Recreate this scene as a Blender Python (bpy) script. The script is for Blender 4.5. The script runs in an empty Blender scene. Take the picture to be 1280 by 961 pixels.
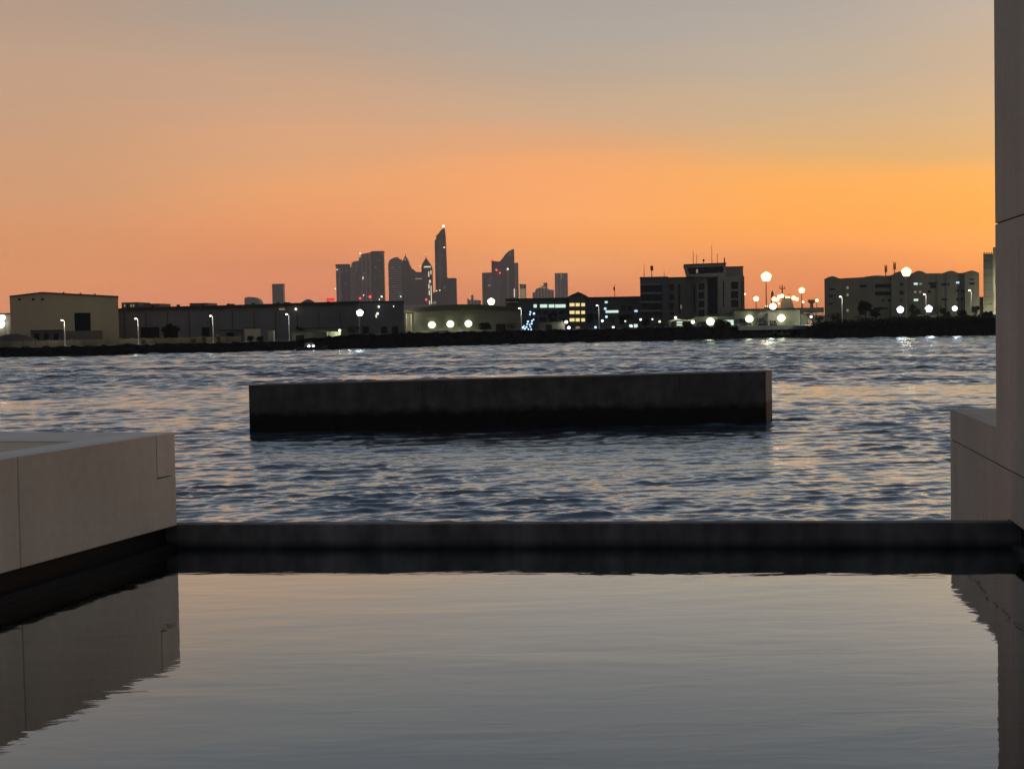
import bpy, math, random
import numpy as np
from mathutils import Vector, Matrix
random.seed(7); rng = np.random.default_rng(11)
sc = bpy.context.scene
COL = sc.collection
PI = math.pi

# ------------------------------------------------------------------ camera
CAM_Z = 6.0; FPX = 2000.0; CX, CY = 640.0, 480.5
PITCH = math.atan(80.5 / FPX); ROLL = 0.0177
FWD = Vector((0, math.cos(PITCH), -math.sin(PITCH)))
U0 = Vector((0, math.sin(PITCH), math.cos(PITCH))); X0 = Vector((1, 0, 0))
RIGHT = math.cos(ROLL) * X0 - math.sin(ROLL) * U0
UP = math.sin(ROLL) * X0 + math.cos(ROLL) * U0
CAM = Vector((0, 0, CAM_Z))

def ray(px, py):
    return FWD + (px - CX) / FPX * RIGHT + (CY - py) / FPX * UP
def pt(px, py, D):                      # survey: the point seen at a pixel, D metres out
    d = ray(px, py); return CAM + d * (D / d.y)
def onz(px, py, z):                     # survey: the point seen at a pixel, on a level plane
    d = ray(px, py); return CAM + d * ((z - CAM_Z) / d.z)

cd = bpy.data.cameras.new('camera'); cam = bpy.data.objects.new('camera', cd); COL.objects.link(cam)
cd.sensor_width = 36; cd.lens = FPX / 1280 * 36; cd.clip_start = 0.1; cd.clip_end = 30000
m = Matrix((RIGHT, UP, -FWD)).transposed().to_4x4(); m.translation = CAM
cam.matrix_world = m; sc.camera = cam

# ------------------------------------------------------------------ materials
def s2l(c):
    return tuple(((v / 255) / 12.92 if v <= 10 else (((v / 255) + .055) / 1.055) ** 2.4) for v in c)

def mat(name, col, rough=.8, metal=0., var=.25, scale=.6, spec=.3, bump=0., coord='Object', stretch=(1, 1, 1)):
    m = bpy.data.materials.new(name); m.use_nodes = True; n = m.node_tree.nodes; l = m.node_tree.links
    b = n['Principled BSDF']
    b.inputs['Roughness'].default_value = rough; b.inputs['Metallic'].default_value = metal
    b.inputs['Specular IOR Level'].default_value = spec
    tc = n.new('ShaderNodeTexCoord'); mp = n.new('ShaderNodeMapping'); mp.inputs['Scale'].default_value = stretch
    l.new(tc.outputs[coord], mp.inputs[0])
    nz = n.new('ShaderNodeTexNoise'); nz.inputs['Scale'].default_value = scale; nz.inputs['Detail'].default_value = 8
    nz.inputs['Roughness'].default_value = .65
    l.new(mp.outputs[0], nz.inputs[0])
    rp = n.new('ShaderNodeValToRGB')
    rp.color_ramp.elements[0].position = .3; rp.color_ramp.elements[1].position = .7
    rp.color_ramp.elements[0].color = (*[c * (1 - var) for c in col], 1)
    rp.color_ramp.elements[1].color = (*[min(1, c * (1 + var)) for c in col], 1)
    l.new(nz.outputs[0], rp.inputs[0]); l.new(rp.outputs[0], b.inputs['Base Color'])
    if bump:
        bp = n.new('ShaderNodeBump'); bp.inputs['Strength'].default_value = 1; bp.inputs['Distance'].default_value = bump
        n2 = n.new('ShaderNodeTexNoise'); n2.inputs['Scale'].default_value = scale * 6; n2.inputs['Detail'].default_value = 6
        l.new(mp.outputs[0], n2.inputs[0]); l.new(n2.outputs[0], bp.inputs['Height']); l.new(bp.outputs[0], b.inputs['Normal'])
    return m

def streaks(m, amt=.18, sx=2.2, sz=.22):         # faint rain marks and patches, part of the stone
    n = m.node_tree.nodes; l = m.node_tree.links; b = n['Principled BSDF']; src = b.inputs['Base Color'].links[0].from_socket
    tc = n.new('ShaderNodeTexCoord'); out = src
    for sc_, k in (((sx, sx, sz), 1.0), ((.5, .5, .6), .9)):
        mp = n.new('ShaderNodeMapping'); mp.inputs['Scale'].default_value = sc_; l.new(tc.outputs['Object'], mp.inputs[0])
        nz = n.new('ShaderNodeTexNoise'); nz.inputs['Scale'].default_value = 1.7; nz.inputs['Detail'].default_value = 5; l.new(mp.outputs[0], nz.inputs[0])
        mr = n.new('ShaderNodeMapRange'); mr.inputs['From Min'].default_value = .3; mr.inputs['From Max'].default_value = .7
        mr.inputs['To Min'].default_value = 1 - amt * k; mr.inputs['To Max'].default_value = 1 + amt * k * .5; l.new(nz.outputs[0], mr.inputs[0])
        sm = n.new('ShaderNodeVectorMath'); sm.operation = 'SCALE'; l.new(out, sm.inputs[0]); l.new(mr.outputs[0], sm.inputs['Scale']); out = sm.outputs[0]
    oi = n.new('ShaderNodeObjectInfo'); mr = n.new('ShaderNodeMapRange'); mr.inputs['To Min'].default_value = .93; mr.inputs['To Max'].default_value = 1.05
    l.new(oi.outputs['Random'], mr.inputs[0])          # every cast panel a slightly different tone
    sm = n.new('ShaderNodeVectorMath'); sm.operation = 'SCALE'; l.new(out, sm.inputs[0]); l.new(mr.outputs[0], sm.inputs['Scale'])
    vz = n.new('ShaderNodeTexVoronoi'); vz.inputs['Scale'].default_value = 38; l.new(tc.outputs['Object'], vz.inputs[0])
    pr = n.new('ShaderNodeMapRange'); pr.inputs['From Min'].default_value = .03; pr.inputs['From Max'].default_value = .10; pr.inputs['To Min'].default_value = .72
    l.new(vz.outputs['Distance'], pr.inputs[0])         # small blow-holes in the concrete
    s2 = n.new('ShaderNodeVectorMath'); s2.operation = 'SCALE'; l.new(sm.outputs[0], s2.inputs[0]); l.new(pr.outputs[0], s2.inputs['Scale'])
    l.new(s2.outputs[0], b.inputs['Base Color']); return m

def emit(name, col, strength):
    m = bpy.data.materials.new(name); m.use_nodes = True; n = m.node_tree.nodes; l = m.node_tree.links
    n.clear(); o = n.new('ShaderNodeOutputMaterial'); e = n.new('ShaderNodeEmission')
    e.inputs[0].default_value = (*col, 1); e.inputs[1].default_value = strength; l.new(e.outputs[0], o.inputs[0])
    return m

def grid_mat(name, wall, glass, w, h, frame=.25, rough=.5, vary=.5):      # a facade of floors and mullions
    m = bpy.data.materials.new(name); m.use_nodes = True; n = m.node_tree.nodes; l = m.node_tree.links
    b = n['Principled BSDF']; b.inputs['Roughness'].default_value = rough
    tc = n.new('ShaderNodeTexCoord'); sp = n.new('ShaderNodeSeparateXYZ'); l.new(tc.outputs['Object'], sp.inputs[0])
    ad = n.new('ShaderNodeMath'); ad.operation = 'ADD'; l.new(sp.outputs[0], ad.inputs[0]); l.new(sp.outputs[1], ad.inputs[1])
    cb = n.new('ShaderNodeCombineXYZ'); l.new(ad.outputs[0], cb.inputs[0]); l.new(sp.outputs[2], cb.inputs[1])
    br = n.new('ShaderNodeTexBrick'); br.offset = 0; br.inputs['Scale'].default_value = 1
    br.inputs['Brick Width'].default_value = w; br.inputs['Row Height'].default_value = h
    br.inputs['Mortar Size'].default_value = frame * min(w, h) * .5; br.inputs['Mortar Smooth'].default_value = 0
    br.inputs['Color1'].default_value = (*glass, 1); br.inputs['Color2'].default_value = (*[c * (1 + vary) for c in glass], 1)
    br.inputs['Mortar'].default_value = (*wall, 1)
    l.new(cb.outputs[0], br.inputs[0]); l.new(br.outputs[0], b.inputs['Base Color'])
    return m

M = {}
M['olive'] = mat('olive_cladding', (.50, .44, .27), .7, var=.12, scale=.08, stretch=(1, 1, .3))
M['olive_dark'] = mat('dark_cladding', (.10, .10, .085), .7, var=.2, scale=.1)
M['hall'] = mat('hall_cladding', (.20, .195, .18), .6, var=.25, scale=.08, stretch=(1, 1, .2))
M['block'] = mat('charcoal_cladding', (.085, .09, .09), .7, var=.25, scale=.15)
M['roof_dark'] = mat('dark_roofing', (.045, .047, .045), .7, var=.2, scale=.2)
M['roof_green'] = mat('green_roofing', (.05, .06, .035), .7, var=.2, scale=.2)
M['pale'] = mat('pale_render', (.38, .37, .28), .8, var=.15, scale=.4)
M['grey'] = mat('grey_render', (.17, .172, .15), .8, var=.15, scale=.25)
M['grey2'] = mat('warm_grey_render', (.155, .153, .12), .8, var=.18, scale=.25)
M['bluegrey'] = mat('blue_grey_cladding', (.07, .085, .095), .5, var=.2, scale=.2)
M['glass_dark'] = mat('dark_glass', (.012, .014, .016), .12, var=.3, scale=.5, spec=.5)
M['opening'] = mat('dark_opening', (.01, .01, .01), .9, var=.2)
M['steel'] = mat('painted_steel', (.55, .55, .5), .45, var=.1, scale=2)
M['steel_dark'] = mat('dark_steel', (.05, .05, .05), .5, var=.2, scale=2)
M['wallstrip'] = mat('perimeter_wall', (.19, .18, .115), .85, var=.3, scale=.3)
M['earth'] = mat('bare_earth', (.09, .07, .055), .95, var=.4, scale=.3)
M['bark'] = mat('bark', (.06, .045, .03), .9, var=.3, scale=3)
M['leaf'] = mat('leaves', (.06, .085, .035), .7, var=.5, scale=1.2)
M['leaf_dark'] = mat('dark_leaves', (.02, .026, .015), .8, spec=.05, var=.5, scale=1.2)
M['leaf_pale'] = mat('dry_leaves', (.16, .16, .08), .8, var=.4, scale=1.2)
M['red'] = mat('red_paint', (.35, .03, .03), .5, var=.1)
M['asphalt'] = mat('asphalt', (.05, .05, .05), .9, var=.3, scale=.4)
M['ground'] = mat('sandy_ground', (.11, .10, .08), .95, var=.4, scale=.05)
M['rock'] = mat('dark_rock', (.010, .010, .010), .9, spec=0, var=.5, scale=.7, bump=.15)
M['concrete_light'] = mat('quay_concrete', (.55, .54, .46), .85, var=.15, scale=.5)
M['car_dark'] = mat('dark_car_paint', (.03, .03, .035), .25, var=.05, spec=.6)
M['car_pale'] = mat('pale_car_paint', (.35, .35, .33), .3, var=.05, spec=.6)
M['tyre'] = mat('tyre_rubber', (.02, .02, .02), .9)
M['lamp_white'] = emit('white_lamp', (1, .97, .9), 5)
M['lamp_cool'] = emit('cool_lamp', (.82, .92, 1), 5)
M['lamp_warm'] = emit('warm_lamp', (1, .76, .36), 2.8)
M['lamp_green'] = emit('greenish_lamp', (.95, 1, .62), 3)
M['dot_white'] = emit('small_white_lamp', (1, .95, .85), 2.6)
M['dot_blue'] = emit('small_blue_lamp', (.45, .7, 1), 2)
M['dot_red'] = emit('red_beacon', (1, .06, .05), 3)
M['dot_warm'] = emit('small_warm_lamp', (1, .75, .45), 2.5)
M['win_yellow'] = emit('yellow_lit_window', (1, .78, .32), 1.0)
M['win_white'] = emit('white_lit_window', (.75, 1, .85), .9)
M['win_cool'] = emit('cool_lit_window', (.55, .85, 1), 1.0)
M['win_dim'] = emit('dim_lit_window', (1, .85, .5), .22)
M['strip_warm'] = emit('warm_light_strip', (1, .88, .6), 1.1)
M['sign_red'] = emit('red_lit_sign', (1, .05, .07), .9)
T_A = grid_mat('tower_glass', (.28, .25, .22), (.07, .065, .06), 9, 4, .4)
T_B = grid_mat('tower_stone', (.42, .36, .31), (.08, .08, .08), 6, 4, .5)
T_C = grid_mat('tower_ribs', (.55, .45, .41), (.2, .165, .155), 16, 400, .5)
T_D = grid_mat('tower_bands', (.5, .48, .43), (.06, .06, .06), 120, 9, .45)
T_E = grid_mat('tower_dark_ribs', (.10, .092, .09), (.055, .05, .05), 10, 400, .4)

# ------------------------------------------------------------------ mesh builder
class MB:
    def __init__(s): s.v = []; s.f = []
    def add(s, vs, fs):
        o = len(s.v); s.v += [tuple(v) for v in vs]; s.f += [tuple(i + o for i in f) for f in fs]; return s
    def box(s, x0, x1, y0, y1, z0, z1):
        return s.add([(x0, y0, z0), (x1, y0, z0), (x1, y1, z0), (x0, y1, z0), (x0, y0, z1), (x1, y0, z1), (x1, y1, z1), (x0, y1, z1)],
                     [(0, 3, 2, 1), (4, 5, 6, 7), (0, 1, 5, 4), (1, 2, 6, 5), (2, 3, 7, 6), (3, 0, 4, 7)])
    def prism(s, poly, y0, y1):            # polygon in x,z (any winding), swept along y
        a = sum(poly[i][0] * poly[(i + 1) % len(poly)][1] - poly[(i + 1) % len(poly)][0] * poly[i][1] for i in range(len(poly)))
        if a < 0: poly = poly[::-1]
        n = len(poly)
        vs = [(p[0], y0, p[1]) for p in poly] + [(p[0], y1, p[1]) for p in poly]
        fs = [tuple(range(n)), tuple(range(2 * n - 1, n - 1, -1))] + [((i + 1) % n, i, i + n, (i + 1) % n + n) for i in range(n)]
        return s.add(vs, fs)
    def slab(s, poly, z0, z1):             # polygon in x,y swept along z
        a = sum(poly[i][0] * poly[(i + 1) % len(poly)][1] - poly[(i + 1) % len(poly)][0] * poly[i][1] for i in range(len(poly)))
        if a < 0: poly = poly[::-1]
        n = len(poly)
        vs = [(p[0], p[1], z0) for p in poly] + [(p[0], p[1], z1) for p in poly]
        fs = [tuple(range(n - 1, -1, -1)), tuple(range(n, 2 * n))] + [(i, (i + 1) % n, (i + 1) % n + n, i + n) for i in range(n)]
        return s.add(vs, fs)
    def tube(s, pts, rad, k=8):
        pts = [Vector(p) for p in pts]; rad = rad if isinstance(rad, (list, tuple)) else [rad] * len(pts)
        vs = []; fs = []
        for i, p in enumerate(pts):
            t = (pts[min(i + 1, len(pts) - 1)] - pts[max(i - 1, 0)]).normalized()
            a = t.cross(Vector((0, 0, 1)))
            if a.length < .05: a = t.cross(Vector((1, 0, 0)))
            a.normalize(); b = t.cross(a)
            vs += [p + rad[i] * (math.cos(2 * PI * j / k) * a + math.sin(2 * PI * j / k) * b) for j in range(k)]
        for i in range(len(pts) - 1):
            for j in range(k):
                fs.append((i * k + j, i * k + (j + 1) % k, (i + 1) * k + (j + 1) % k, (i + 1) * k + j))
        fs += [tuple(range(k)), tuple(range((len(pts) - 1) * k + k - 1, (len(pts) - 1) * k - 1, -1))]
        return s.add(vs, fs)
    def ball(s, c, r, rz=None, k=10, h=6):
        rz = rz or r; vs = [(c[0], c[1], c[2] + rz)]; fs = []
        for i in range(1, h):
            a = PI * i / h
            vs += [(c[0] + r * math.sin(a) * math.cos(2 * PI * j / k), c[1] + r * math.sin(a) * math.sin(2 * PI * j / k), c[2] + rz * math.cos(a)) for j in range(k)]
        vs.append((c[0], c[1], c[2] - rz)); n = len(vs) - 1
        for j in range(k):
            fs.append((0, 1 + j, 1 + (j + 1) % k)); fs.append((n, n - k + (j + 1) % k, n - k + j))
            for i in range(h - 2):
                a = 1 + i * k
                fs.append((a + j, a + k + j, a + k + (j + 1) % k, a + (j + 1) % k))
        return s.add(vs, fs)
    def build(s, name, material, parent=None, loc=None, smooth=False):
        me = bpy.data.meshes.new(name); me.from_pydata(s.v, [], s.f); me.update()
        me.materials.append(material if not isinstance(material, str) else M[material])
        if smooth: me.polygons.foreach_set('use_smooth', [True] * len(me.polygons))
        o = bpy.data.objects.new(name, me); COL.objects.link(o)
        if parent: o.parent = parent
        if loc is not None: o.location = loc
        return o

def tag(o, label=None, cat=None, group=None, kind=None):
    for k, v in (('label', label), ('category', cat), ('group', group), ('kind', kind)):
        if v: o[k] = v
    return o
def empty(name, loc, label, cat, group=None, rz=0):
    o = bpy.data.objects.new(name, None); COL.objects.link(o); o.location = loc; o.rotation_euler = (0, 0, rz)
    o.empty_display_size = .5
    return tag(o, label, cat, group)
def copy_tree(o, parent=None):
    c = o.copy(); COL.objects.link(c); c.parent = parent
    for ch in o.children: copy_tree(ch, c)
    return c
def lamp(name, loc, power, col, parent=None, r=.15, spot=None, rot=None):
    ld = bpy.data.lights.new(name, 'SPOT' if spot else 'POINT'); ld.energy = power; ld.color = col; ld.shadow_soft_size = r
    if spot: ld.spot_size = math.radians(spot); ld.spot_blend = .6
    o = bpy.data.objects.new(name, ld); COL.objects.link(o); o.location = loc
    if rot: o.rotation_euler = rot
    if parent: o.parent = parent
    return o

def smooth(a, b, x):
    t = min(1, max(0, (x - a) / (b - a))); return t * t * (3 - 2 * t)
def land_z(x): return 1.9 + 1.25 * smooth(-52, -36, x)

# ------------------------------------------------------------------ world
SUN_AZ, SUN_EL = math.radians(27), math.radians(1.2)
w = bpy.data.worlds.new('World'); sc.world = w; w.use_nodes = True
N = w.node_tree.nodes; L = w.node_tree.links; N.clear()
out = N.new('ShaderNodeOutputWorld'); bg = N.new('ShaderNodeBackground'); L.new(bg.outputs[0], out.inputs[0])
tc = N.new('ShaderNodeTexCoord'); sp = N.new('ShaderNodeSeparateXYZ'); L.new(tc.outputs['Generated'], sp.inputs[0])
def mth(op, a, b=None, c=None, clamp=False):
    n = N.new('ShaderNodeMath'); n.operation = op; n.use_clamp = clamp
    for i, v in enumerate((a, b, c)):
        if v is None: continue
        if isinstance(v, (int, float)): n.inputs[i].default_value = v
        else: L.new(v, n.inputs[i])
    return n.outputs[0]
zc = mth('MAXIMUM', sp.outputs[2], 0.0)
zpos = mth('POWER', zc, .5)                    # sqrt spreads the low sky over the ramp
az = mth('ARCTAN2', sp.outputs[0], sp.outputs[1])
# a little streakiness in the dust near the horizon
mpn = N.new('ShaderNodeMapping'); mpn.inputs['Scale'].default_value = (1.2, 1.2, 14); L.new(tc.outputs['Generated'], mpn.inputs[0])
nz = N.new('ShaderNodeTexNoise'); nz.inputs['Scale'].default_value = 2.2; nz.inputs['Detail'].default_value = 3; L.new(mpn.outputs[0], nz.inputs[0])
zpos = mth('ADD', zpos, mth('MULTIPLY', mth('SUBTRACT', nz.outputs[0], .5), .05))
HK = 6.5e-5                                     # haze density, per metre
def clear(deg, c):                             # the sky colour needed above the haze layer for c to be seen through it
    path = min(11500, 414 / math.sin(math.radians(deg))); t = math.exp(-HK * path)
    air = (.135, .112, .118)
    return [max(.002, (v - (1 - t) * a) / t) for v, a in zip(s2l(c), air)]
SKY_GAIN = 2.2
def ramp(stops):
    r = N.new('ShaderNodeValToRGB'); r.color_ramp.interpolation = 'LINEAR'
    e = r.color_ramp.elements
    while len(e) < len(stops): e.new(.5)
    stops = sorted((math.sqrt(math.sin(math.radians(d))), clear(d, c)) for d, c in stops)
    for i, (p, c) in enumerate(stops):
        e[i].position = p; e[i].color = (*[v / SKY_GAIN for v in c], 1)
    L.new(zpos, r.inputs[0]); return r.outputs[0]
TOP = [(15, (143, 145, 149)), (20, (130, 134, 142)), (32, (110, 116, 129)), (55, (98, 105, 120)), (89, (92, 99, 113))]
LEFT = ramp([(.1, (208, 133, 108)), (.5, (212, 138, 112)), (1.9, (216, 147, 108)), (3, (214, 148, 108)), (4.57, (210, 155, 117)), (5.9, (203, 156, 122)), (8.87, (190, 158, 135)), (11.6, (177, 152, 135))] + TOP)
CENT = ramp([(.1, (205, 128, 104)), (.8, (215, 138, 105)), (1.9, (230, 156, 107)), (2.85, (243, 161, 102)), (3.58, (246, 167, 108)), (4.55, (244, 166, 110)), (5.5, (238, 166, 114)), (6.2, (220, 166, 125)), (7.05, (203, 169, 139)), (8.3, (186, 165, 146)), (9.75, (175, 165, 155)), (11.1, (170, 161, 155))] + TOP)
RGHT = ramp([(.1, (225, 132, 86)), (1.1, (236, 146, 90)), (2.06, (249, 165, 94)), (3.3, (252, 172, 87)), (4.7, (248, 177, 98)), (5.5, (226, 176, 114)), (6.8, (213, 177, 136)), (8.8, (199, 174, 148)), (10.9, (190, 176, 164))] + TOP)
MIDL = ramp([(.2, (206, 132, 108)), (1.5, (217, 140, 107)), (3, (228, 149, 105)), (4.7, (232, 162, 112)), (5.85, (222, 164, 122)), (7.3, (206, 163, 133)), (8.7, (191, 161, 138)), (10.1, (177, 158, 144)), (11.5, (168, 157, 148))] + TOP)
CTRR = ramp([(.2, (212, 130, 94)), (1.25, (226, 143, 98)), (2.4, (246, 160, 98)), (3.25, (252, 169, 90)), (4.5, (250, 174, 96)), (5.0, (240, 174, 104)), (5.5, (222, 174, 119)), (7, (204, 174, 140)), (8.4, (189, 172, 152)), (9.85, (179, 168, 157)), (11.2, (172, 164, 157))] + TOP)
EAST = ramp([(.1, (74, 76, 83)), (4, (90, 88, 93)), (10, (99, 99, 105)), (20, (96, 99, 108)), (40, (91, 96, 107)), (89, (88, 94, 108))])
def mix(f, a, b):
    n = N.new('ShaderNodeMix'); n.data_type = 'RGBA'; L.new(f, n.inputs['Factor']); L.new(a, n.inputs['A']); L.new(b, n.inputs['B']); return n.outputs['Result']
def mrange(v, a, b):
    n = N.new('ShaderNodeMapRange'); n.interpolation_type = 'SMOOTHSTEP'; n.inputs['From Min'].default_value = a; n.inputs['From Max'].default_value = b
    L.new(v, n.inputs['Value']); return n.outputs[0]
c = mix(mrange(az, -.29, -.11), LEFT, MIDL)
c = mix(mrange(az, -.13, .05), c, CENT)
c = mix(mrange(az, .02, .19), c, CTRR)
c = mix(mrange(az, .17, .33), c, RGHT)
# away from the sunset the dome falls to the blue of the earth's shadow
off = mth('ABSOLUTE', mth('SUBTRACT', az, SUN_AZ))
off = mth('MINIMUM', off, mth('SUBTRACT', 2 * PI, off))
# the brightest part of the afterglow lies just right of the view, behind the pier
glow = mth('EXPONENT', mth('MULTIPLY', mth('POWER', mth('DIVIDE', mth('SUBTRACT', az, .64), .19), 2.0), -1.0))
glow = mth('MULTIPLY', glow, mth('EXPONENT', mth('MULTIPLY', zc, -4.0)))
gm = N.new('ShaderNodeVectorMath'); gm.operation = 'SCALE'; L.new(c, gm.inputs[0]); L.new(mth('MULTIPLY_ADD', glow, 2.2, 1.0), gm.inputs['Scale'])
c = mix(mrange(off, 1.1, 2.4), gm.outputs[0], EAST)
sky = N.new('ShaderNodeTexSky'); sky.sky_type = 'NISHITA'; sky.sun_disc = False
sky.sun_elevation = SUN_EL; sky.sun_rotation = SUN_AZ; sky.dust_density = 3; sky.air_density = 1.2
ad = N.new('ShaderNodeMix'); ad.data_type = 'RGBA'; ad.blend_type = 'ADD'; ad.inputs['Factor'].default_value = .0025
L.new(c, ad.inputs['A']); L.new(sky.outputs[0], ad.inputs['B'])
L.new(ad.outputs['Result'], bg.inputs[0]); bg.inputs[1].default_value = SKY_GAIN

sd = bpy.data.lights.new('sun', 'SUN'); sd.energy = .12; sd.angle = math.radians(12); sd.color = (1, .62, .32)
so = bpy.data.objects.new('sun', sd); COL.objects.link(so)
sdir = Vector((math.sin(SUN_AZ) * math.cos(SUN_EL), math.cos(SUN_AZ) * math.cos(SUN_EL), math.sin(SUN_EL)))
so.rotation_euler = sdir.to_track_quat('Z', 'Y').to_euler()

# ------------------------------------------------------------------ haze
HAZE = True
if HAZE:
    hm = bpy.data.materials.new('haze'); hm.use_nodes = True; n = hm.node_tree.nodes; n.clear()
    o = n.new('ShaderNodeOutputMaterial'); v = n.new('ShaderNodeVolumePrincipled')
    v.inputs['Color'].default_value = (.80, .84, .86, 1); v.inputs['Density'].default_value = HK; v.inputs['Anisotropy'].default_value = .35
    hm.node_tree.links.new(v.outputs[0], o.inputs['Volume'])
    tag(MB().box(-6500, 6500, -400, 11500, -4, 420).build('haze', hm), kind='stuff')

# ------------------------------------------------------------------ sea
def make_sea():
    rows = list(17.2 * np.exp(np.arange(0, math.log(42 / 17.2), .006))) + list(42 * np.exp(np.arange(0, math.log(460 / 42), .0016))) + [480] + [600, 900, 1600, 3000, 6000]
    R = np.array(rows)
    fine = np.arange(-.38, .3801, .0017)
    cs = np.arange(.43, 1.5, .03)
    A = np.concatenate([-cs[::-1], fine, cs])
    r, a = np.meshgrid(R, A, indexing='ij')
    x = r * np.sin(a); y = r * np.cos(a)
    cell = r * .0018
    # calm and rough water: lee of the breakwater, a slick beyond it, slow gusts elsewhere
    amp = np.ones_like(x)
    def bump(v, lo, hi, s): return 1 / (1 + np.exp(-(v - lo) / s)) * 1 / (1 + np.exp((v - hi) / s))
    wob = 4 * np.sin(x * .09 + 1) + 2.5 * np.sin(x * .23 + y * .05)
    amp *= 1 - .52 * bump(y + wob * .6, 112, 131, 1.6)
    amp *= 1 - .4 * bump(y + wob * .25, 74, 92, 2.0) * bump(x, -17, 17, 1.5)
    g = np.zeros_like(x)
    for k in range(8):
        th = rng.uniform(0, 2 * PI); kk = 2 * PI / rng.uniform(14, 45)
        g += np.sin(kk * (x * math.cos(th) * .5 + y * math.sin(th)) + rng.uniform(0, 6.28))
    amp *= 1 + .13 * g
    amp *= 1 + 1.75 / (1 + np.exp(-(y - 165) / 14))          # open water beyond the slick is rougher
    amp *= 1 - .24 / (1 + np.exp((y - 66) / 4))                # the wall shelters the water at its foot
    pat = np.zeros_like(x)                     # cat's paws: patches of steep wavelets between smoother water
    for k in range(16):
        th = rng.uniform(0, 2 * PI); kk = 2 * PI / rng.uniform(2.6, 9)
        pat += np.sin(kk * (x * math.cos(th) * .6 + y * math.sin(th)) + rng.uniform(0, 6.28))
    pat /= math.sqrt(8)
    amp *= .5 + .52 * np.exp(.45 * np.clip(pat, -2, 1.6))
    amp = np.clip(amp, .1, 3.5)
    dx = np.zeros_like(x); dy = np.zeros_like(x); dz = np.zeros_like(x)
    for k in range(170):
        lam = math.exp(rng.uniform(math.log(.22), math.log(3.4)))
        th = -PI / 2 + .2 + rng.normal(0, .30 if lam > .8 else .5)          # running towards the viewer, a little across
        kx, ky = 2 * PI / lam * math.cos(th), 2 * PI / lam * math.sin(th)
        slope = .026 if .38 < lam < 1.4 else .0165
        fade = np.clip((lam / np.maximum(cell, .1) - 1.8) / 1.6, 0, 1)
        ph = kx * x + ky * y + rng.uniform(0, 2 * PI)
        a_ = slope * lam / (2 * PI) * fade * amp
        s, cph = np.sin(ph), np.cos(ph)
        dz += a_ * cph
        dx -= .55 * a_ * math.cos(th) * s; dy -= .55 * a_ * math.sin(th) * s
    far = np.clip((560 - r) / 90, 0, 1)
    x = x + dx * far; y = y + dy * far; z = dz * far
    co = np.stack([x, y, z], -1).reshape(-1, 3)
    nr, na = r.shape
    i, j = np.meshgrid(np.arange(nr - 1), np.arange(na - 1), indexing='ij')
    q = (i * na + j).ravel()
    faces = np.stack([q, q + 1, q + na + 1, q + na], -1)
    me = bpy.data.meshes.new('sea')
    me.vertices.add(len(co)); me.vertices.foreach_set('co', co.ravel().astype(np.float32))
    me.loops.add(faces.size); me.loops.foreach_set('vertex_index', faces.ravel().astype(np.int32))
    me.polygons.add(len(faces)); me.polygons.foreach_set('loop_start', np.arange(0, faces.size, 4, dtype=np.int32))
    me.polygons.foreach_set('loop_total', np.full(len(faces), 4, np.int32))
    me.polygons.foreach_set('use_smooth', np.ones(len(faces), bool))
    me.update(); me.validate()
    o = bpy.data.objects.new('sea', me); COL.objects.link(o); tag(o, kind='structure')
    return o
def water_mat(name, base, ior, rough, layers, gain=1.0, floor=0.0, tint=(1, 1, 1), distort=0.0):
    m = bpy.data.materials.new(name); m.use_nodes = True; n = m.node_tree.nodes; l = m.node_tree.links; n.clear()
    o = n.new('ShaderNodeOutputMaterial'); mx = n.new('ShaderNodeMixShader')
    df = n.new('ShaderNodeBsdfDiffuse'); df.inputs[0].default_value = (*base, 1)
    gl = n.new('ShaderNodeBsdfGlossy'); gl.inputs['Roughness'].default_value = rough; gl.inputs[0].default_value = (*tint, 1)
    fr = n.new('ShaderNodeFresnel'); fr.inputs[0].default_value = ior
    tc = n.new('ShaderNodeTexCoord'); prev = None
    for sx, sy, scale, det, dist in layers:
        mp = n.new('ShaderNodeMapping'); mp.inputs['Scale'].default_value = (sx, sy, 1); mp.inputs['Rotation'].default_value = (0, 0, .12)
        l.new(tc.outputs['Object'], mp.inputs[0])
        nz = n.new('ShaderNodeTexNoise'); nz.inputs['Scale'].default_value = scale; nz.inputs['Detail'].default_value = det; nz.inputs['Distortion'].default_value = distort
        l.new(mp.outputs[0], nz.inputs[0])
        bp = n.new('ShaderNodeBump'); bp.inputs['Strength'].default_value = 1; bp.inputs['Distance'].default_value = dist
        l.new(nz.outputs[0], bp.inputs['Height'])
        if prev: l.new(prev, bp.inputs['Normal'])
        prev = bp.outputs[0]
    for nd in (df, gl, fr): l.new(prev, nd.inputs['Normal'])
    g = n.new('ShaderNodeMath'); g.operation = 'MULTIPLY_ADD'; g.use_clamp = True
    g.inputs[1].default_value = gain; g.inputs[2].default_value = floor
    l.new(fr.outputs[0], g.inputs[0])
    l.new(g.outputs[0], mx.inputs[0]); l.new(df.outputs[0], mx.inputs[1]); l.new(gl.outputs[0], mx.inputs[2]); l.new(mx.outputs[0], o.inputs[0])
    return m
M['sea'] = water_mat('sea_water', (.045, .075, .115), 1.33, .11, [(1, 1.7, 8, 3, .006), (1, 1.6, 2.4, 3, .016)], gain=2.0, floor=.03, tint=(.87, .96, 1))
M['pool'] = water_mat('pool_water', (.006, .007, .007), 1.34, .012, [(.4, 1.0, .55, 3, .009), (.5, 1.6, 3.2, 3, .0011)], gain=2.1, floor=-.03, tint=(.92, .98, 1), distort=.7)
sea = make_sea(); sea.data.materials.append(M['sea'])

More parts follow.
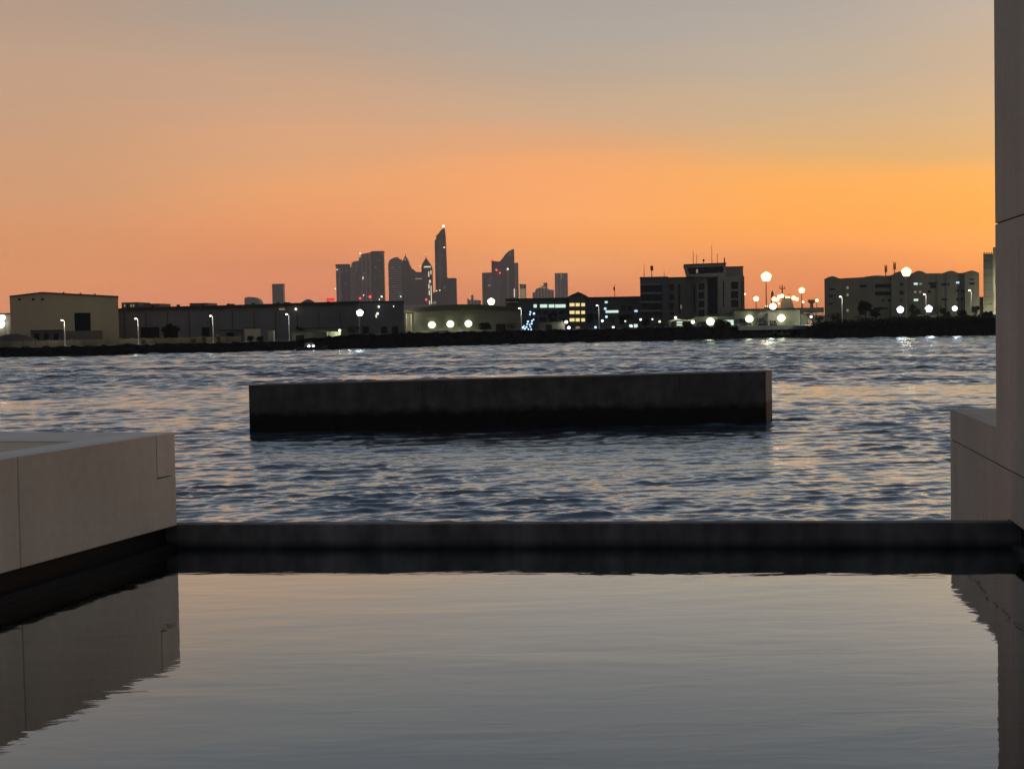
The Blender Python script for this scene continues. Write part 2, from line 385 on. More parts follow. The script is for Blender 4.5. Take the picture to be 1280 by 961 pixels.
# ------------------------------------------------------------------ basin in the foreground
POOL = 3.8
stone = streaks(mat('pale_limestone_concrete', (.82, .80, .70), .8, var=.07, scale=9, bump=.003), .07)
def stained_stone(name, col, wet, z_line, soft, noise=.08):
    m = mat(name, col, .8, var=.18, scale=1.2, bump=.004); n = m.node_tree.nodes; l = m.node_tree.links; b = n['Principled BSDF']
    src = b.inputs['Base Color'].links[0].from_socket
    tc = n.new('ShaderNodeTexCoord'); s = n.new('ShaderNodeSeparateXYZ'); l.new(tc.outputs['Object'], s.inputs[0])
    nz = n.new('ShaderNodeTexNoise'); nz.inputs['Scale'].default_value = 1.6; nz.inputs['Detail'].default_value = 6; l.new(tc.outputs['Object'], nz.inputs[0])
    ma = n.new('ShaderNodeMath'); ma.operation = 'MULTIPLY_ADD'; l.new(nz.outputs[0], ma.inputs[0]); ma.inputs[1].default_value = noise * 2; l.new(s.outputs[2], ma.inputs[2])
    mr = n.new('ShaderNodeMapRange'); mr.inputs['From Min'].default_value = z_line + noise - soft; mr.inputs['From Max'].default_value = z_line + noise + soft
    l.new(ma.outputs[0], mr.inputs[0])
    mx = n.new('ShaderNodeMix'); mx.data_type = 'RGBA'; l.new(mr.outputs[0], mx.inputs['Factor']); mx.inputs['A'].default_value = (*wet, 1); l.new(src, mx.inputs['B'])
    l.new(mx.outputs['Result'], b.inputs['Base Color'])
    return m
stone_r = streaks(mat('shaded_limestone_concrete', (.46, .455, .39), .8, var=.08, scale=9, bump=.003), .09)  # the left block's limestone again, darkened to carry the pier's shade
kerb_mat = mat('wet_dark_concrete', (.05, .048, .046), .55, var=.35, scale=1.6, bump=.004)
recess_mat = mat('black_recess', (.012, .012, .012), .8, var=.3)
core_mat = mat('joint_shadow', (.05, .045, .04), .9)

C1 = onz(222, 686, POOL); C2 = onz(0, 754, POOL)
u = (C2 - C1); u.z = 0; u.normalize()
angL = math.atan2(u.y, u.x)
def along(px, py, P, d):                 # distance along a vertical plane through P with direction d
    q = ray(px, py); den = q.x * d.y - q.y * d.x
    t = (P.x * d.y - P.y * d.x) / den; h = CAM + q * t
    return (h - P).dot(d), h.z
HB, HT = .237, 1.155                     # underside and top above the pool
left = empty('parapet_block', (C1.x, C1.y, POOL), 'low pale concrete block with flat coping at the left edge of the pool', 'wall', rz=angL)
aJ = along(196, 570, C1, u)[0]; aK = along(24, 640, C1, u)[0]
zJ = along(197, 599, C1, u)[1] - POOL
# local x runs towards the viewer, local -y into the block
G = .012; TH = .14; LEN = 16.; WID = 9.
core = MB().box(.02, LEN, -WID, -TH, HB, HT - .02).build('core', core_mat, left)
def bev(o, w=.006):
    md = o.modifiers.new('bevel', 'BEVEL'); md.width = w; md.segments = 2; md.limit_method = 'ANGLE'; return o
bev(MB().box(0, aJ - G / 2, -TH, 0, zJ + G, HT).build('corner_stone', stone, left))
bev(MB().prism([(0, HB), (aK - G / 2, HB), (aK - G / 2, HT), (aJ + G / 2, HT), (aJ + G / 2, zJ), (0, zJ)], -TH, 0).build('stone_panel', stone, left))
bev(MB().box(aK + G / 2, LEN, -TH, 0, HB, HT).build('stone_panel', stone, left))
# flat top: coping along the pool and the far end, sandy paving sunk inside
bev(MB().box(0, LEN, -.42, -TH - .004, HT - .06, HT).build('coping', stone, left))
bev(MB().box(0, 1.15, -WID, -.424, HT - .06, HT).build('coping', stone, left))
bev(MB().box(0, .13, -WID, -TH - .004, -4.5, HT - .065).build('end_wall', stone, left))
MB().box(1.154, LEN, -WID, -.424, HT - .05, HT - .012).build('paving', mat('sandy_paving', (.62, .54, .36), .85, var=.12, scale=2), left)

# right: low wall running out past the kerb and the tall pier standing on it
Q = onz(1246, 668, POOL); wv = ray(900, 397); wv.z = 0; wv.normalize()
aE = along(1188, 560, Q, wv)[0]
angR = math.atan2(wv.y, wv.x)            # local x runs out to sea, local -y to the right
right = empty('pier_wall', (Q.x, Q.y, POOL), 'tall grey concrete pier with a low wall stub at the right edge of the pool', 'wall', rz=angR)
zt = along(1188.5, 511, Q, wv)[1] - POOL; zl = along(1188.5, 549, Q, wv)[1] - POOL
zu = along(1262, 274, Q, wv)[1] - POOL
WR = 1.9
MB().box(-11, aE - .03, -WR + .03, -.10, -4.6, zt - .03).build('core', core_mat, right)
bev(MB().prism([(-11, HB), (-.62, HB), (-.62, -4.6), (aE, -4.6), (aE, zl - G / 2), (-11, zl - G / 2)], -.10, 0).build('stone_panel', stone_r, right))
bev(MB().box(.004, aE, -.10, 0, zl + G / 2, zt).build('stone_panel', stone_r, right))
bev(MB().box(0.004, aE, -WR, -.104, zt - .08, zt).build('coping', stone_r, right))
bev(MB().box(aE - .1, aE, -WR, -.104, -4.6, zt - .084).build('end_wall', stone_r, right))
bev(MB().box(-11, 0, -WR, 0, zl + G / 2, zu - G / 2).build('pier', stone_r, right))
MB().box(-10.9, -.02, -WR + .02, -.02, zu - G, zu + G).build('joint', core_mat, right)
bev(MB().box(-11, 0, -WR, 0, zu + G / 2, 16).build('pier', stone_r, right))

# kerb round the basin, one continuous stone edge
kl = onz(205, 686, POOL); kr = onz(1262, 685.5, POOL)
kd = (kr - kl); kd.z = 0; kd.normalize(); kn = Vector((-kd.y, kd.x, 0))
kerb = empty('basin_kerb', (kl.x, kl.y, POOL), 'low dark wet stone kerb closing the far side of the pool', 'kerb', rz=math.atan2(kd.y, kd.x))
klen = (kr - kl).length
hk = .245
bev(MB().box(-.4, klen + .5, 0, .18, -.2, hk).build('kerb_stone', streaks(stained_stone('weathered_kerb', (.19, .185, .18), (.02, .02, .02), .05, .05, .05), .45, 3, 1.2), kerb), .012)
MB().box(-.4, klen + .5, .03, .17, -5, -.2).build('sea_wall', kerb_mat, kerb)
# dark plinths under both walls
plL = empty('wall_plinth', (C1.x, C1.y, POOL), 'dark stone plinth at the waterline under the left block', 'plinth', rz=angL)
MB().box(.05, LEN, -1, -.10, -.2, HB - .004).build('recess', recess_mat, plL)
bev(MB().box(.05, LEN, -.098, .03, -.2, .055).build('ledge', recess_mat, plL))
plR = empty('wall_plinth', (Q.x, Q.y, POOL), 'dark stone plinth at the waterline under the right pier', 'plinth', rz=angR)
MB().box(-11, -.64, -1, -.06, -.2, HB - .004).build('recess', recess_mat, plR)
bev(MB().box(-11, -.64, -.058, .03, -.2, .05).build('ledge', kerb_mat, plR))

# still water in the basin, and the terrace the viewer stands on
pl = [kl + kn * .05 - kd * .6, kr + kn * .05 + kd * .8, Vector((5.2, 5.5, 0)), Vector((-6, 5.5, 0))]
po = MB().add([(p.x, p.y, POOL) for p in pl], [(0, 3, 2, 1)]).build('pool_water', 'pool'); tag(po, kind='structure')
MB().slab([(-6, 5.6), (5.6, 5.6), (kr.x + .6, kr.y - .05), (kl.x - .6, kl.y - .05)], 1, POOL - .6).build('pool_floor', kerb_mat)['kind'] = 'structure'
MB().box(-9, 9, -9, 5.5, 0, 4.38).build('terrace', stone)['kind'] = 'structure'

# ------------------------------------------------------------------ breakwater
a0 = onz(312, 541.5, 0); a1 = onz(957, 529, 0)
bk = empty('breakwater', (a0.x, a0.y, 0), 'long low concrete breakwater standing in the water, dark and wet below', 'breakwater')
d1 = a1 - a0; skew = Vector((.75, 2.6, 0))
ztL = pt(311.5, 481.5, a0.y).z; ztR = pt(957, 464.5, a1.y).z
bk_mat = streaks(stained_stone('breakwater_concrete', (.088, .085, .078), (.005, .005, .005), 1.1, .22, .35), .3, 1.2, .35)
cap_mat = stained_stone('breakwater_end_sunlit', (.15, .155, .145), (.012, .012, .012), 1.2, .10, .06)  # sunset light on the end face put into the colour, paler than the wall
nseg = 6
for i in range(nseg):                    # cast sections with thin joints
    f0, f1 = i / nseg, (i + 1) / nseg; g_ = .006
    p0 = d1 * f0 + d1.normalized() * g_; p1 = d1 * f1 - d1.normalized() * g_
    b0, b1 = p0 + skew, p1 + skew
    zz = [ztL + (ztR - ztL) * f0, ztL + (ztR - ztL) * f1]
    mb = MB().add([(p0.x, p0.y, -2), (p1.x, p1.y, -2), (b1.x, b1.y, -2), (b0.x, b0.y, -2), (p0.x, p0.y, zz[0]), (p1.x, p1.y, zz[1]), (b1.x, b1.y, zz[1]), (b0.x, b0.y, zz[0])],
                  [(0, 3, 2, 1), (4, 5, 6, 7), (0, 1, 5, 4), (1, 2, 6, 5), (2, 3, 7, 6), (3, 0, 4, 7)])
    bev(mb.build('wall_section', bk_mat, bk), .02)
e0 = d1 + d1.normalized() * .001; e1 = e0 + skew; off_ = d1.normalized() * .05
MB().slab([(e0.x, e0.y), (e0.x + off_.x, e0.y), (e1.x + off_.x, e1.y), (e1.x, e1.y)], -2, ztR - .01).build('end_face', cap_mat, bk)
c0 = Vector((.15, .2, 0)); inner = MB()
inner.slab([(.1, .1), (d1.x - .1, d1.y + .1), (d1.x + skew.x - .1, d1.y + skew.y - .1), (skew.x + .1, skew.y - .1)], -2, min(ztL, ztR) - .05)
inner.build('core', core_mat, bk)

# ------------------------------------------------------------------ far land
SH = [(-2500, -700), (-1400, 60), (-800, 230), (-300, 300), (pt(0, 447, 333).x, 333), (pt(200, 442, 346).x, 346), (pt(400, 437, 362).x, 362), (pt(424, 438, 359).x, 359),
      (pt(640, 430, 399).x, 399), (pt(900, 424, 421).x, 421), (pt(1003, 423, 425).x, 424), (pt(1008, 423, 408).x, 407), (pt(1240, 419, 405).x, 405), (300, 402), (900, 330), (2500, -200)]
def shore_y(x):
    for (xa, ya), (xb, yb) in zip(SH, SH[1:]):
        if xa <= x <= xb: return ya + (yb - ya) * (x - xa) / (xb - xa + 1e-9)
    return SH[0][1] if x < SH[0][0] else SH[-1][1]
XR = pt(1008, 423, 408).x
# ground sheet
xs = list(np.unique(np.concatenate([np.linspace(-6000, -300, 20), np.linspace(-300, 300, 161), np.linspace(300, 6000, 20)])))
gv = []; gf = []
depths = [5, 12, 60, 300, 1500]
for x in xs:
    y0 = shore_y(x)
    for d in depths: gv.append((x, y0 + d, land_z(x)))
    gv.append((x, 11000, land_z(x)))
k = len(depths) + 1
for i in range(len(xs) - 1):
    for j in range(k - 1): gf.append((i * k + j, (i + 1) * k + j, (i + 1) * k + j + 1, i * k + j + 1))
MB().add(gv, gf).build('ground', 'ground')['kind'] = 'structure'
# the rocky bank along the water
def bank(name, xa, xb, crest, width, step, seed):
    r = np.random.default_rng(seed); nx = int((xb - xa) / step) + 1; X = np.linspace(xa, xb, nx)
    prof = [(-.15, -1.2), (0, -.1), (.18, .22), (.36, .42), (.55, .66), (.75, .92), (.95, 1.0), (1.3, .96), (1.7, .80), (2.1, .3)]
    vs = []; fs = []
    for i, x in enumerate(X):
        y0 = shore_y(x); c = crest(x)
        for t, h in prof:
            vs.append((x + r.normal(0, step * .25), y0 + t * width + r.normal(0, .35), (h if h < 0 else h * c) + r.normal(0, .16) * (0 if t > 2 else 1)))
    k = len(prof)
    for i in range(nx - 1):
        for j in range(k - 1): fs.append((i * k + j, (i + 1) * k + j, (i + 1) * k + j + 1, i * k + j + 1))
    o = MB().add(vs, fs).build(name, 'rock'); o['kind'] = 'structure'
    return o
bank('rocky_bank', -300, XR - 1, lambda x: land_z(x) + .15 - .5 * smooth(56, 60, x), 7, .8, 3)
bank('rocky_bank', XR, 320, lambda x: 1.5 + 2.5 * smooth(XR, XR + 6, x) + .5 * smooth(XR + 10, XR + 30, x), 9, .8, 5)

# ------------------------------------------------------------------ buildings, traced in survey pixels, built in metres
class B:
    def __init__(s, name, label, cat, px, D, group=None, z=None, face=None):
        P = pt(px, 400, D); s.D = D; s.z = land_z(P.x) if z is None else z
        f = px if face is None else face; yaw = -math.atan(pt(f, 400, D).x / D) if D < 700 else 0
        s.P = Vector((P.x, D, 0)); s.u = Vector((math.cos(yaw), math.sin(yaw), 0)); s.X = P.x
        s.o = empty(name, (P.x, D, s.z), label, cat, group, yaw)
    def lx(s, px, py): return along(px, py, s.P, s.u)[0]
    def lz(s, px, py): return along(px, py, s.P, s.u)[1] - s.z
    def box(s, part, x0, x1, yt, yb, d0, d1, m, parent=None):
        xm = (x0 + x1) / 2; ym = yt if yb is None else (yt + yb) / 2
        z0 = 0 if yb is None else s.lz(xm, yb)
        return MB().box(s.lx(x0, ym), s.lx(x1, ym), d0, d1, z0, s.lz(xm, yt)).build(part, m, parent or s.o)
    def poly(s, part, pts, d0, d1, m, parent=None, base=True):
        q = [(s.lx(*p), s.lz(*p)) for p in pts]
        if base: q = q + [(q[-1][0], 0), (q[0][0], 0)]
        return MB().prism(q, d0, d1).build(part, m, parent or s.o)
    def mast(s, part, px, y0, y1, d, r, m, parent=None):
        return MB().tube([(s.lx(px, y0), d, s.lz(px, y1)), (s.lx(px, y0), d, s.lz(px, y0))], [r, r * .6], 6).build(part, m, parent or s.o)
    def dot(s, part, px, py, d, r, m, parent=None):
        return MB().ball((s.lx(px, py), d, s.lz(px, py)), r * .85, k=8, h=5).build(part, m, parent or s.o, smooth=True)
    def flood(s, part, px, py, d, r, m, power, col):      # wall floodlight: bracket, casing, lens facing the water, tilted down
        x, z = s.lx(px, py), s.lz(px, py)
        c = MB().box(x - r, x + r, d, d + .35, z - r * .8, z + r * .8).tube([(x, d + .3, z), (x, d + .9, z + .1)], .06).build(part, 'steel_dark', s.o)
        MB().ball((x, d, z), r * 1.0, r * .92, 12, 8).build('lens', m, c, smooth=True)
        lamp('light', (x, d - .9, z - .25), power, col, c, .2)

# --- left: floodlit shed at the frame edge
b = B('storage_shed', 'small floodlit shed at the far left edge, left of the big olive warehouse', 'shed', -22, 415, face=12.5)
b.box('wall', -25, 12.5, 393, None, 0, 14, 'pale'); b.box('roof', -25.5, 13, 391.6, 393, -.3, 14.3, 'roof_dark')
b.flood('floodlight', 3, 397, -1, .75, M['lamp_white'], 60, (1, .9, .8)); b.flood('floodlight', .5, 405, -1, 1.1, M['lamp_white'], 140, (1, .95, .85))
b.box('door', 8, 11, 402, None, -.06, .1, 'steel')
# --- big olive warehouse
b = B('warehouse', 'big plain olive warehouse with flat gable, tallest building at the far left', 'warehouse', 12, 402, face=146)
b.poly('wall', [(12, 370.5), (52, 366), (147.5, 371)], 0, 36, 'olive')
b.poly('roof', [(11.7, 369.8), (52, 365), (148, 370), (148, 371.4), (52, 366.4), (11.7, 371.2)], -.4, 36.5, 'roof_dark', base=False)
for px in (24.5, 41.5, 53): b.box('window', px - 1.6, px + 1.6, 373, 375.4, -.05, .3, 'opening')
for px, py in ((78, 366.2), (99.5, 367.2), (118, 368.4)): b.box('roof_vent', px - 1, px + 1, py - 2.2, py + .3, 10, 11, 'roof_dark')
b.box('door', 93, 113, 391, None, -.05, .3, 'opening')
b.box('annex', 70, 128, 413.5, None, -6, -.1, 'grey2')
# --- the mound and dark low sheds in front
mx = pt(18, 420, 372)
mo = empty('earth_mound', (mx.x, 372, land_z(mx.x)), 'low rounded brown earth mound behind the shore wall at far left', 'mound')
mb = MB(); nn = 40
r_ = np.random.default_rng(2)
for i in range(nn + 1):
    for j in range(13):
        xx = -7 + 14 * i / nn; yy = -4 + 8 * j / 12
        h = max(0, 1 - (xx / 6.4) ** 2) * max(0, 1 - (yy / 3.8) ** 2)
        mb.v.append((xx, yy, 2.9 * h ** .7 + (r_.normal(0, .07) if h > 0 else 0)))
for i in range(nn):
    for j in range(12): mb.f.append((i * 13 + j, (i + 1) * 13 + j, (i + 1) * 13 + j + 1, i * 13 + j + 1))
mb.build('soil', 'earth', mo, smooth=True)
b = B('low_shed', 'long low dark shed in front of the big olive warehouse', 'shed', 38, 380, face=79)
b.box('wall', 38, 79, 413.5, None, 0, 8, 'olive_dark'); b.box('roof', 37.5, 79.5, 412.4, 413.5, -.3, 8.3, 'roof_dark')
for px in (46, 58, 70): b.box('door', px - 3, px + 3, 417, None, -.05, .2, 'opening')
# --- long dark hall
b = B('port_hall', 'long dark hall with low curved roof stretching behind the left street lamps', 'hall', 118, 432, face=448)
b.poly('wall', [(118, 392), (130, 388), (160, 387.5), (300, 384.5), (400, 381), (448, 379)], 0, 60, 'hall')
b.poly('roof', [(117, 391.5), (131, 387.3), (160, 384.5), (230, 382.8), (300, 381), (380, 378.4), (448.5, 376.3), (448.5, 379.6), (380, 381.8), (300, 384.8), (160, 388.2), (131, 389.3)], -.8, 60.5, 'roof_dark', base=False)
for x0, x1 in ((176, 199), (205, 222), (252, 262)): b.box('door', x0, x1, 409, None, -.06, .3, 'opening')
for px in range(152, 440, 32): b.box('roof_vent', px, px + 3.5, 381.6 - (px - 152) * .021, 387, 9, 11, 'roof_dark')
for px in range(128, 446, 27): b.box('downpipe', px, px + .7, 390, None, -.16, -.01, 'roof_dark')
b.box('skylight', 349, 356, 385.6, 387.4, -.9, 1, M['win_dim']); b.dot('lamp', 370, 386.4, -1, .35, M['dot_white'])
b.box('roof_unit', 283, 291, 379.6, 382, 4, 7, 'roof_dark'); b.box('roof_unit', 354, 362, 377.6, 380, 4, 7, 'roof_dark')
# --- dark block in front of the skyline
b = B('industrial_block', 'plain dark flat-roofed industrial block below the twin ribbed towers', 'building', 448, 405, face=504)
b.box('wall', 449, 504.5, 378.4, None, 0, 30, 'block'); b.box('parapet', 448.5, 505, 376.4, 378.2, -.3, 30.3, 'roof_dark')
b.dot('lamp', 473.5, 383.5, -.3, .28, M['dot_white']); b.dot('lamp', 472, 392, -.3, .3, M['dot_white']); b.box('lit_slot', 469.5, 471, 393, 397, -.1, .2, M['strip_warm'])
b.dot('lamp', 492, 383, -.3, .14, M['dot_white'])
for px in (457, 480, 494): b.box('door', px - 4, px + 4, 408, None, -.05, .3, 'opening')
# --- sheds along the shore below the hall
def shed(label, x0, x1, yt, D, depth, m, door=None, roof='roof_dark'):
    b = B('shed', label, 'shed', x0, D, 'sheds along the left shore', face=x1)
    b.box('wall', x0, x1, yt, None, 0, depth, m); b.box('roof', x0 - .6, x1 + .6, yt - 1, yt, -.35, depth + .3, roof)
    for d in (door or []): b.box('door', d[0], d[1], d[2], None, -.06, .2, d[3])
    return b
shed('pale square shed behind two dark bushes, between the third and fourth lamps from the left', 305.5, 325.5, 410.5, 378, 7, 'pale')
shed('small grey shed beside the third street lamp from the left', 273, 304, 413, 384, 6, 'grey2', [(283, 292, 416, 'opening')])
shed('tiny white-edged kiosk left of the fourth lamp from the left', 334.5, 343.5, 412, 371, 3, 'wallstrip', [(341.5, 343.4, 413, 'steel')])
shed('long grey ribbed container shed right of the fourth lamp from the left', 365, 408, 414.5, 372, 7, 'grey', [(370, 380, 419, 'opening')])
shed('wide dark shed with sloping roof behind the grey containers', 380, 432, 410, 390, 9, 'grey2', [(388, 398, 414, 'opening')])
b = B('cargo_container', 'pale green corrugated cargo container standing by the lit green tree', 'container', 408.5, 371)
mb = MB(); x0, x1 = b.lx(408.5, 420), b.lx(426, 420); zt_ = b.lz(417, 414.5); nrib = 18
for i in range(nrib):
    xa = x0 + (x1 - x0) * i / nrib; xb = x0 + (x1 - x0) * (i + .5) / nrib
    mb.box(xa, xb, -.06, 0.0, .05, zt_ - .05)
mb.box(x0, x1, 0.002, 2.4, 0, zt_).build('body', 'pale', b.o)
b.box('door', 408.6, 410.2, 415.3, None, -.12, -.065, 'steel')
b.flood('floodlight', 424.5, 413, -.9, .3, M['lamp_green'], 420, (.9, 1, .7))  # stand-in fixture, added on the container to light the tree beside it
lamp('light', (b.lx(437, 412), -1.5, b.lz(437, 410)), 260, (.9, 1, .65), b.o, .3)  # added point light without a fixture, to light the tree
# --- shore wall
wb = B('shore_wall', 'low olive boundary wall along the shore behind the left street lamps', 'wall', -60, 352, z=1.9, face=640)
mb = MB(); pm = MB(); prev = None
for i, px in enumerate(range(-60, 306, 15)):
    D = shore_y(pt(px, 430, 345).x) + 11; p = pt(px, 430, D)
    q = (p.x - wb.X, D - wb.D)
    if prev:
        (xa, ya), (xb, yb) = prev, q
        mb.add([(xa, ya, 0), (xb, yb, 0), (xb, yb + .3, 0), (xa, ya + .3, 0), (xa, ya, 1.45), (xb, yb, 1.45), (xb, yb + .3, 1.45), (xa, ya + .3, 1.45)],
               [(0, 3, 2, 1), (4, 5, 6, 7), (0, 1, 5, 4), (1, 2, 6, 5), (2, 3, 7, 6), (3, 0, 4, 7)])
    if prev: MB().box(q[0] - .2, q[0] + .2, q[1] - .08, q[1] + .38, 0, 1.6).build('pillar', 'wallstrip', wb.o)
    prev = q
mb.build('wall_panel', 'wallstrip', wb.o)
sx = [-300 + 6 * i for i in range(42)]
sv = []; sf = []
for x in sx:
    y0 = shore_y(x); sv += [(x, y0 + 6.6, land_z(x) + .16), (x, y0 + 10.5, land_z(x) + .16)]
for i in range(len(sx) - 1): sf.append((2 * i, 2 * i + 2, 2 * i + 3, 2 * i + 1))
MB().add(sv, sf).build('shore_path', 'concrete_light')['kind'] = 'structure'

# --- warehouse in the middle
b = B('dock_warehouse', 'wide pale warehouse with curved green roof and three floodlights on its wall', 'warehouse', 505, 424, face=600)
b.poly('wall', [(515, 389.5), (560, 387), (600, 386), (651, 388)], 0, 34, 'grey2')
b.poly('roof', [(505, 388), (520, 385.2), (545, 382), (572, 380.4), (600, 380.6), (630, 383), (652, 386.4), (652, 389), (600, 387.6), (560, 388), (515, 390.6), (505, 391)], -.9, 34.5, 'roof_green', base=False)
b.box('annex', 505.5, 514.8, 392, None, 2, 20, 'pale')
for px in (508, 514): b.box('column', px - .8, px + .8, 391.5, None, -.7, -.1, 'pale')
b.box('doorway', 506, 513, 414, None, -.5, 1.9, 'opening')
b.box('loading_dock', 540, 560.5, 413, None, -3, -.05, 'grey2'); b.box('loading_dock', 578, 588, 413.5, None, -3, -.05, 'grey')
for px, py in ((540, 406), (563, 405), (585.5, 404.5)): b.flood('floodlight', px, py, -1.0, .95, M['lamp_green'], 800, (.93, 1, .75))
lamp('light', (b.lx(510, 400), -2.5, b.lz(510, 395)), 350, (1, .95, .7), b.o, .2)
b.box('door', 620, 632, 405, None, -.06, .3, 'opening')
# --- tall floodlight behind it
def floodmast(name, label, px, y0, ybase, D, mat_, r, power, col, heads=5, group=None):
    heads = max(5, heads)
    r *= 1.2; p = pt(px, y0, D); z0 = land_z(p.x); o = empty(name, (p.x, D, z0), label, 'floodlight', group); h = p.z - z0
    MB().tube([(0, 0, 0), (0, 0, h)], [.2, .1], 10).build('mast', 'steel_dark', o)
    ring = MB().tube([(-r * .8, -.2, h), (r * .8, -.2, h)], .08, 6).tube([(0, 0, h - .8), (0, 0, h + .4)], .16, 6).build('crossbar', 'steel_dark', o)
    for i in range(heads):
        a = PI / 2 + 2 * PI * i / heads if heads > 2 else PI * i
        t = .42 * math.cos(a); zz = h + r * .38 * math.sin(a)
        hd = MB().box(t * r - .28, t * r + .28, -.32, .1, zz - .26, zz + .26).build('lamp_head', 'steel_dark', o)
        MB().ball((t * r, -.34, zz), r * .56, r * .54, 12, 8).build('lens', mat_, hd, smooth=True)
    if power: lamp('light', (0, -3.5, h + .6), power * .16, col, o, 1.0)
    return o
floodmast('flood_mast', 'bright white mast light rising over the dark block, left of the green-roofed warehouse', 450, 391, 420, 398, M['lamp_cool'], .75, 1500, (.85, .95, 1), 3, 'tall floodlight masts')
floodmast('flood_mast', 'bright yellowish mast light above the curved green roof', 614, 377, 410, 445, M['lamp_green'], .9, 1500, (1, 1, .7), 3, 'tall floodlight masts')
floodmast('flood_mast', 'tallest mast with large orange-white lamps, right of the control tower building', 957.5, 346, 408, 436, M['lamp_warm'], 1.25, 4000, (1, .85, .6), 5, 'tall floodlight masts')
floodmast('flood_mast', 'thin mast with glowing orange lamps right of the ship bridge', 1002, 363, 400, 520, M['lamp_warm'], .9, 800, (1, .8, .5), 3, 'tall floodlight masts')
floodmast('flood_mast', 'bright warm mast lamp before the roofline of the arched apartment block', 1132.5, 340, 402, 425, M['lamp_warm'], 1.15, 3500, (1, .88, .65), 5, 'tall floodlight masts')
floodmast('flood_mast', 'small orange mast lamp beside the control tower, left of the tallest mast', 945, 373.5, 400, 560, M['lamp_warm'], .85, 500, (1, .8, .5), 3, 'tall floodlight masts')
floodmast('flood_mast', 'small low orange mast lamp just left of the arched apartment block', 1021, 375.5, 400, 560, M['lamp_warm'], .5, 300, (1, .7, .5), 3, 'tall floodlight masts')
floodmast('flood_mast', 'low orange mast lamp right of the ship, below the thin mast', 1003.5, 377.5, 400, 560, M['lamp_warm'], .42, 200, (1, .75, .5), 2, 'tall floodlight masts')
floodmast('flood_mast', 'bluish white floodlight low in front of the left wing of the arched apartments', 1125, 387, 402, 424, M['lamp_cool'], .8, 1600, (.9, .95, 1), 4, 'tall floodlight masts')
floodmast('flood_mast', 'large bluish white floodlight by the small flat canopy, before the arched apartments', 1160.5, 386, 402, 424, M['lamp_cool'], .85, 1600, (.9, .95, 1), 4, 'tall floodlight masts')
floodmast('flood_mast', 'smaller bluish white floodlight between dark trees before the arched apartments', 1193, 385.5, 402, 424, M['lamp_cool'], .6, 1000, (.85, .9, 1), 3, 'tall floodlight masts')

# --- terminal offices
b = B('terminal_building', 'long low dark office block with lit window strip and yellow stair bay', 'building', 640, 470, face=640)
b.box('wall', 648, 801, 374, None, 0, 30, 'bluegrey'); b.box('parapet', 632, 801, 371.8, 374, -.4, 30.4, 'roof_dark')
b.box('wall', 632, 647.6, 378, None, 2, 26, 'grey2')
for i, (x0, x1) in enumerate(((667, 671), (675, 684), (686, 693), (694, 707))): b.box('lit_window', x0, x1, 380.5, 384.5, -.08, .3, M['win_white'])
b.poly('stair_bay', [(711, 372), (716, 370.5), (721, 370), (727, 370.5), (731, 372)], -3.5, .1, 'olive_dark')
for yy in (381, 390.5, 399.8):
    for x0, x1 in ((711.5, 717.5), (719, 724), (726, 730.5)): b.box('lit_window', x0, x1, yy - 1.9, yy + 2, -3.6, -3.3, M['win_yellow'])
b.box('lit_window', 719, 724, 408, 411, -3.6, -3.3, M['win_dim'])
b.poly('dome', [(709, 371.6), (714, 368.5), (719, 366.5), (722, 365), (726, 366.5), (731, 369), (735, 371.4)], -3, 4, 'roof_dark', base=False)
for x0, x1, y0, y1, mm in ((755, 758, 384.4, 387.4, 'win_cool'), (757, 773, 388, 391, 'win_white'), (756, 759.5, 376.5, 379, 'win_white'), (793, 797, 387.5, 390, 'win_cool')):
    b.box('lit_window', x0, x1, y0, y1, -.08, .3, M[mm])
for x0 in range(648, 706, 10): b.box('window', x0 + 1, x0 + 8.5, 388, 393, -.05, .3, 'glass_dark')
for x0 in range(650, 706, 12): b.box('window', x0 + 1, x0 + 9, 397, 402, -.05, .3, 'glass_dark')
for x0 in (734, 743, 776, 784): b.box('window', x0 + .5, x0 + 6.5, 382, 388, -.05, .3, 'glass_dark'); b.box('window', x0 + .5, x0 + 6.5, 393, 399, -.05, .3, 'glass_dark')
for px, py, mm in ((752, 401, 'dot_white'), (780, 401, 'dot_white'), (743.5, 409, 'dot_blue'), (765.5, 409, 'dot_white'), (757, 396, 'dot_blue'), (803, 395, 'dot_white'), (805, 386, 'dot_warm'), (788, 407.5, 'dot_white')):
    b.dot('lamp', px, py, -4, .42, M[mm])
# flagpole on the roof
b.mast('flagpole', 770.5, 355, 371.8, 8, .12, 'steel_dark'); b.poly('flag', [(768.6, 359), (770.3, 357.5), (770.3, 363), (768.8, 362)], 7.95, 8.05, 'steel_dark', base=False)
# --- blue-lit yard
b = B('light_frame', 'dark steel frame hung with small blue lamps in front of the office block', 'light frame', 653, 432)
for px in (654, 661, 668): b.mast('post', px, 388, 413, 0, .12, 'steel_dark')
for yy in (392, 400, 408): b.box('beam', 653, 669, yy - .3, yy + .3, -.1, .1, 'steel_dark')
for px, py in ((663, 390), (662.5, 393), (667.5, 392), (667, 399.5), (660, 402), (665, 401.2), (655, 407.5), (658, 408.8), (662, 406), (664.5, 404.5), (660.5, 411.5), (664, 411.8), (656, 411), (653.5, 409.5), (663, 408.6), (659, 405)):
    b.dot('bulb', px, py, -.25, random.uniform(.22, .42), M['dot_blue'])
b = B('storage_shed', 'low grey shed right of the blue lamps, before the yellow stair bay', 'shed', 672, 440)
b.box('wall', 674, 706, 403, None, 0, 8, 'grey2'); b.box('roof', 673, 707, 401.8, 403, -.3, 8.3, 'roof_dark'); b.box('door', 682, 690, 406, None, -.05, .2, 'opening')
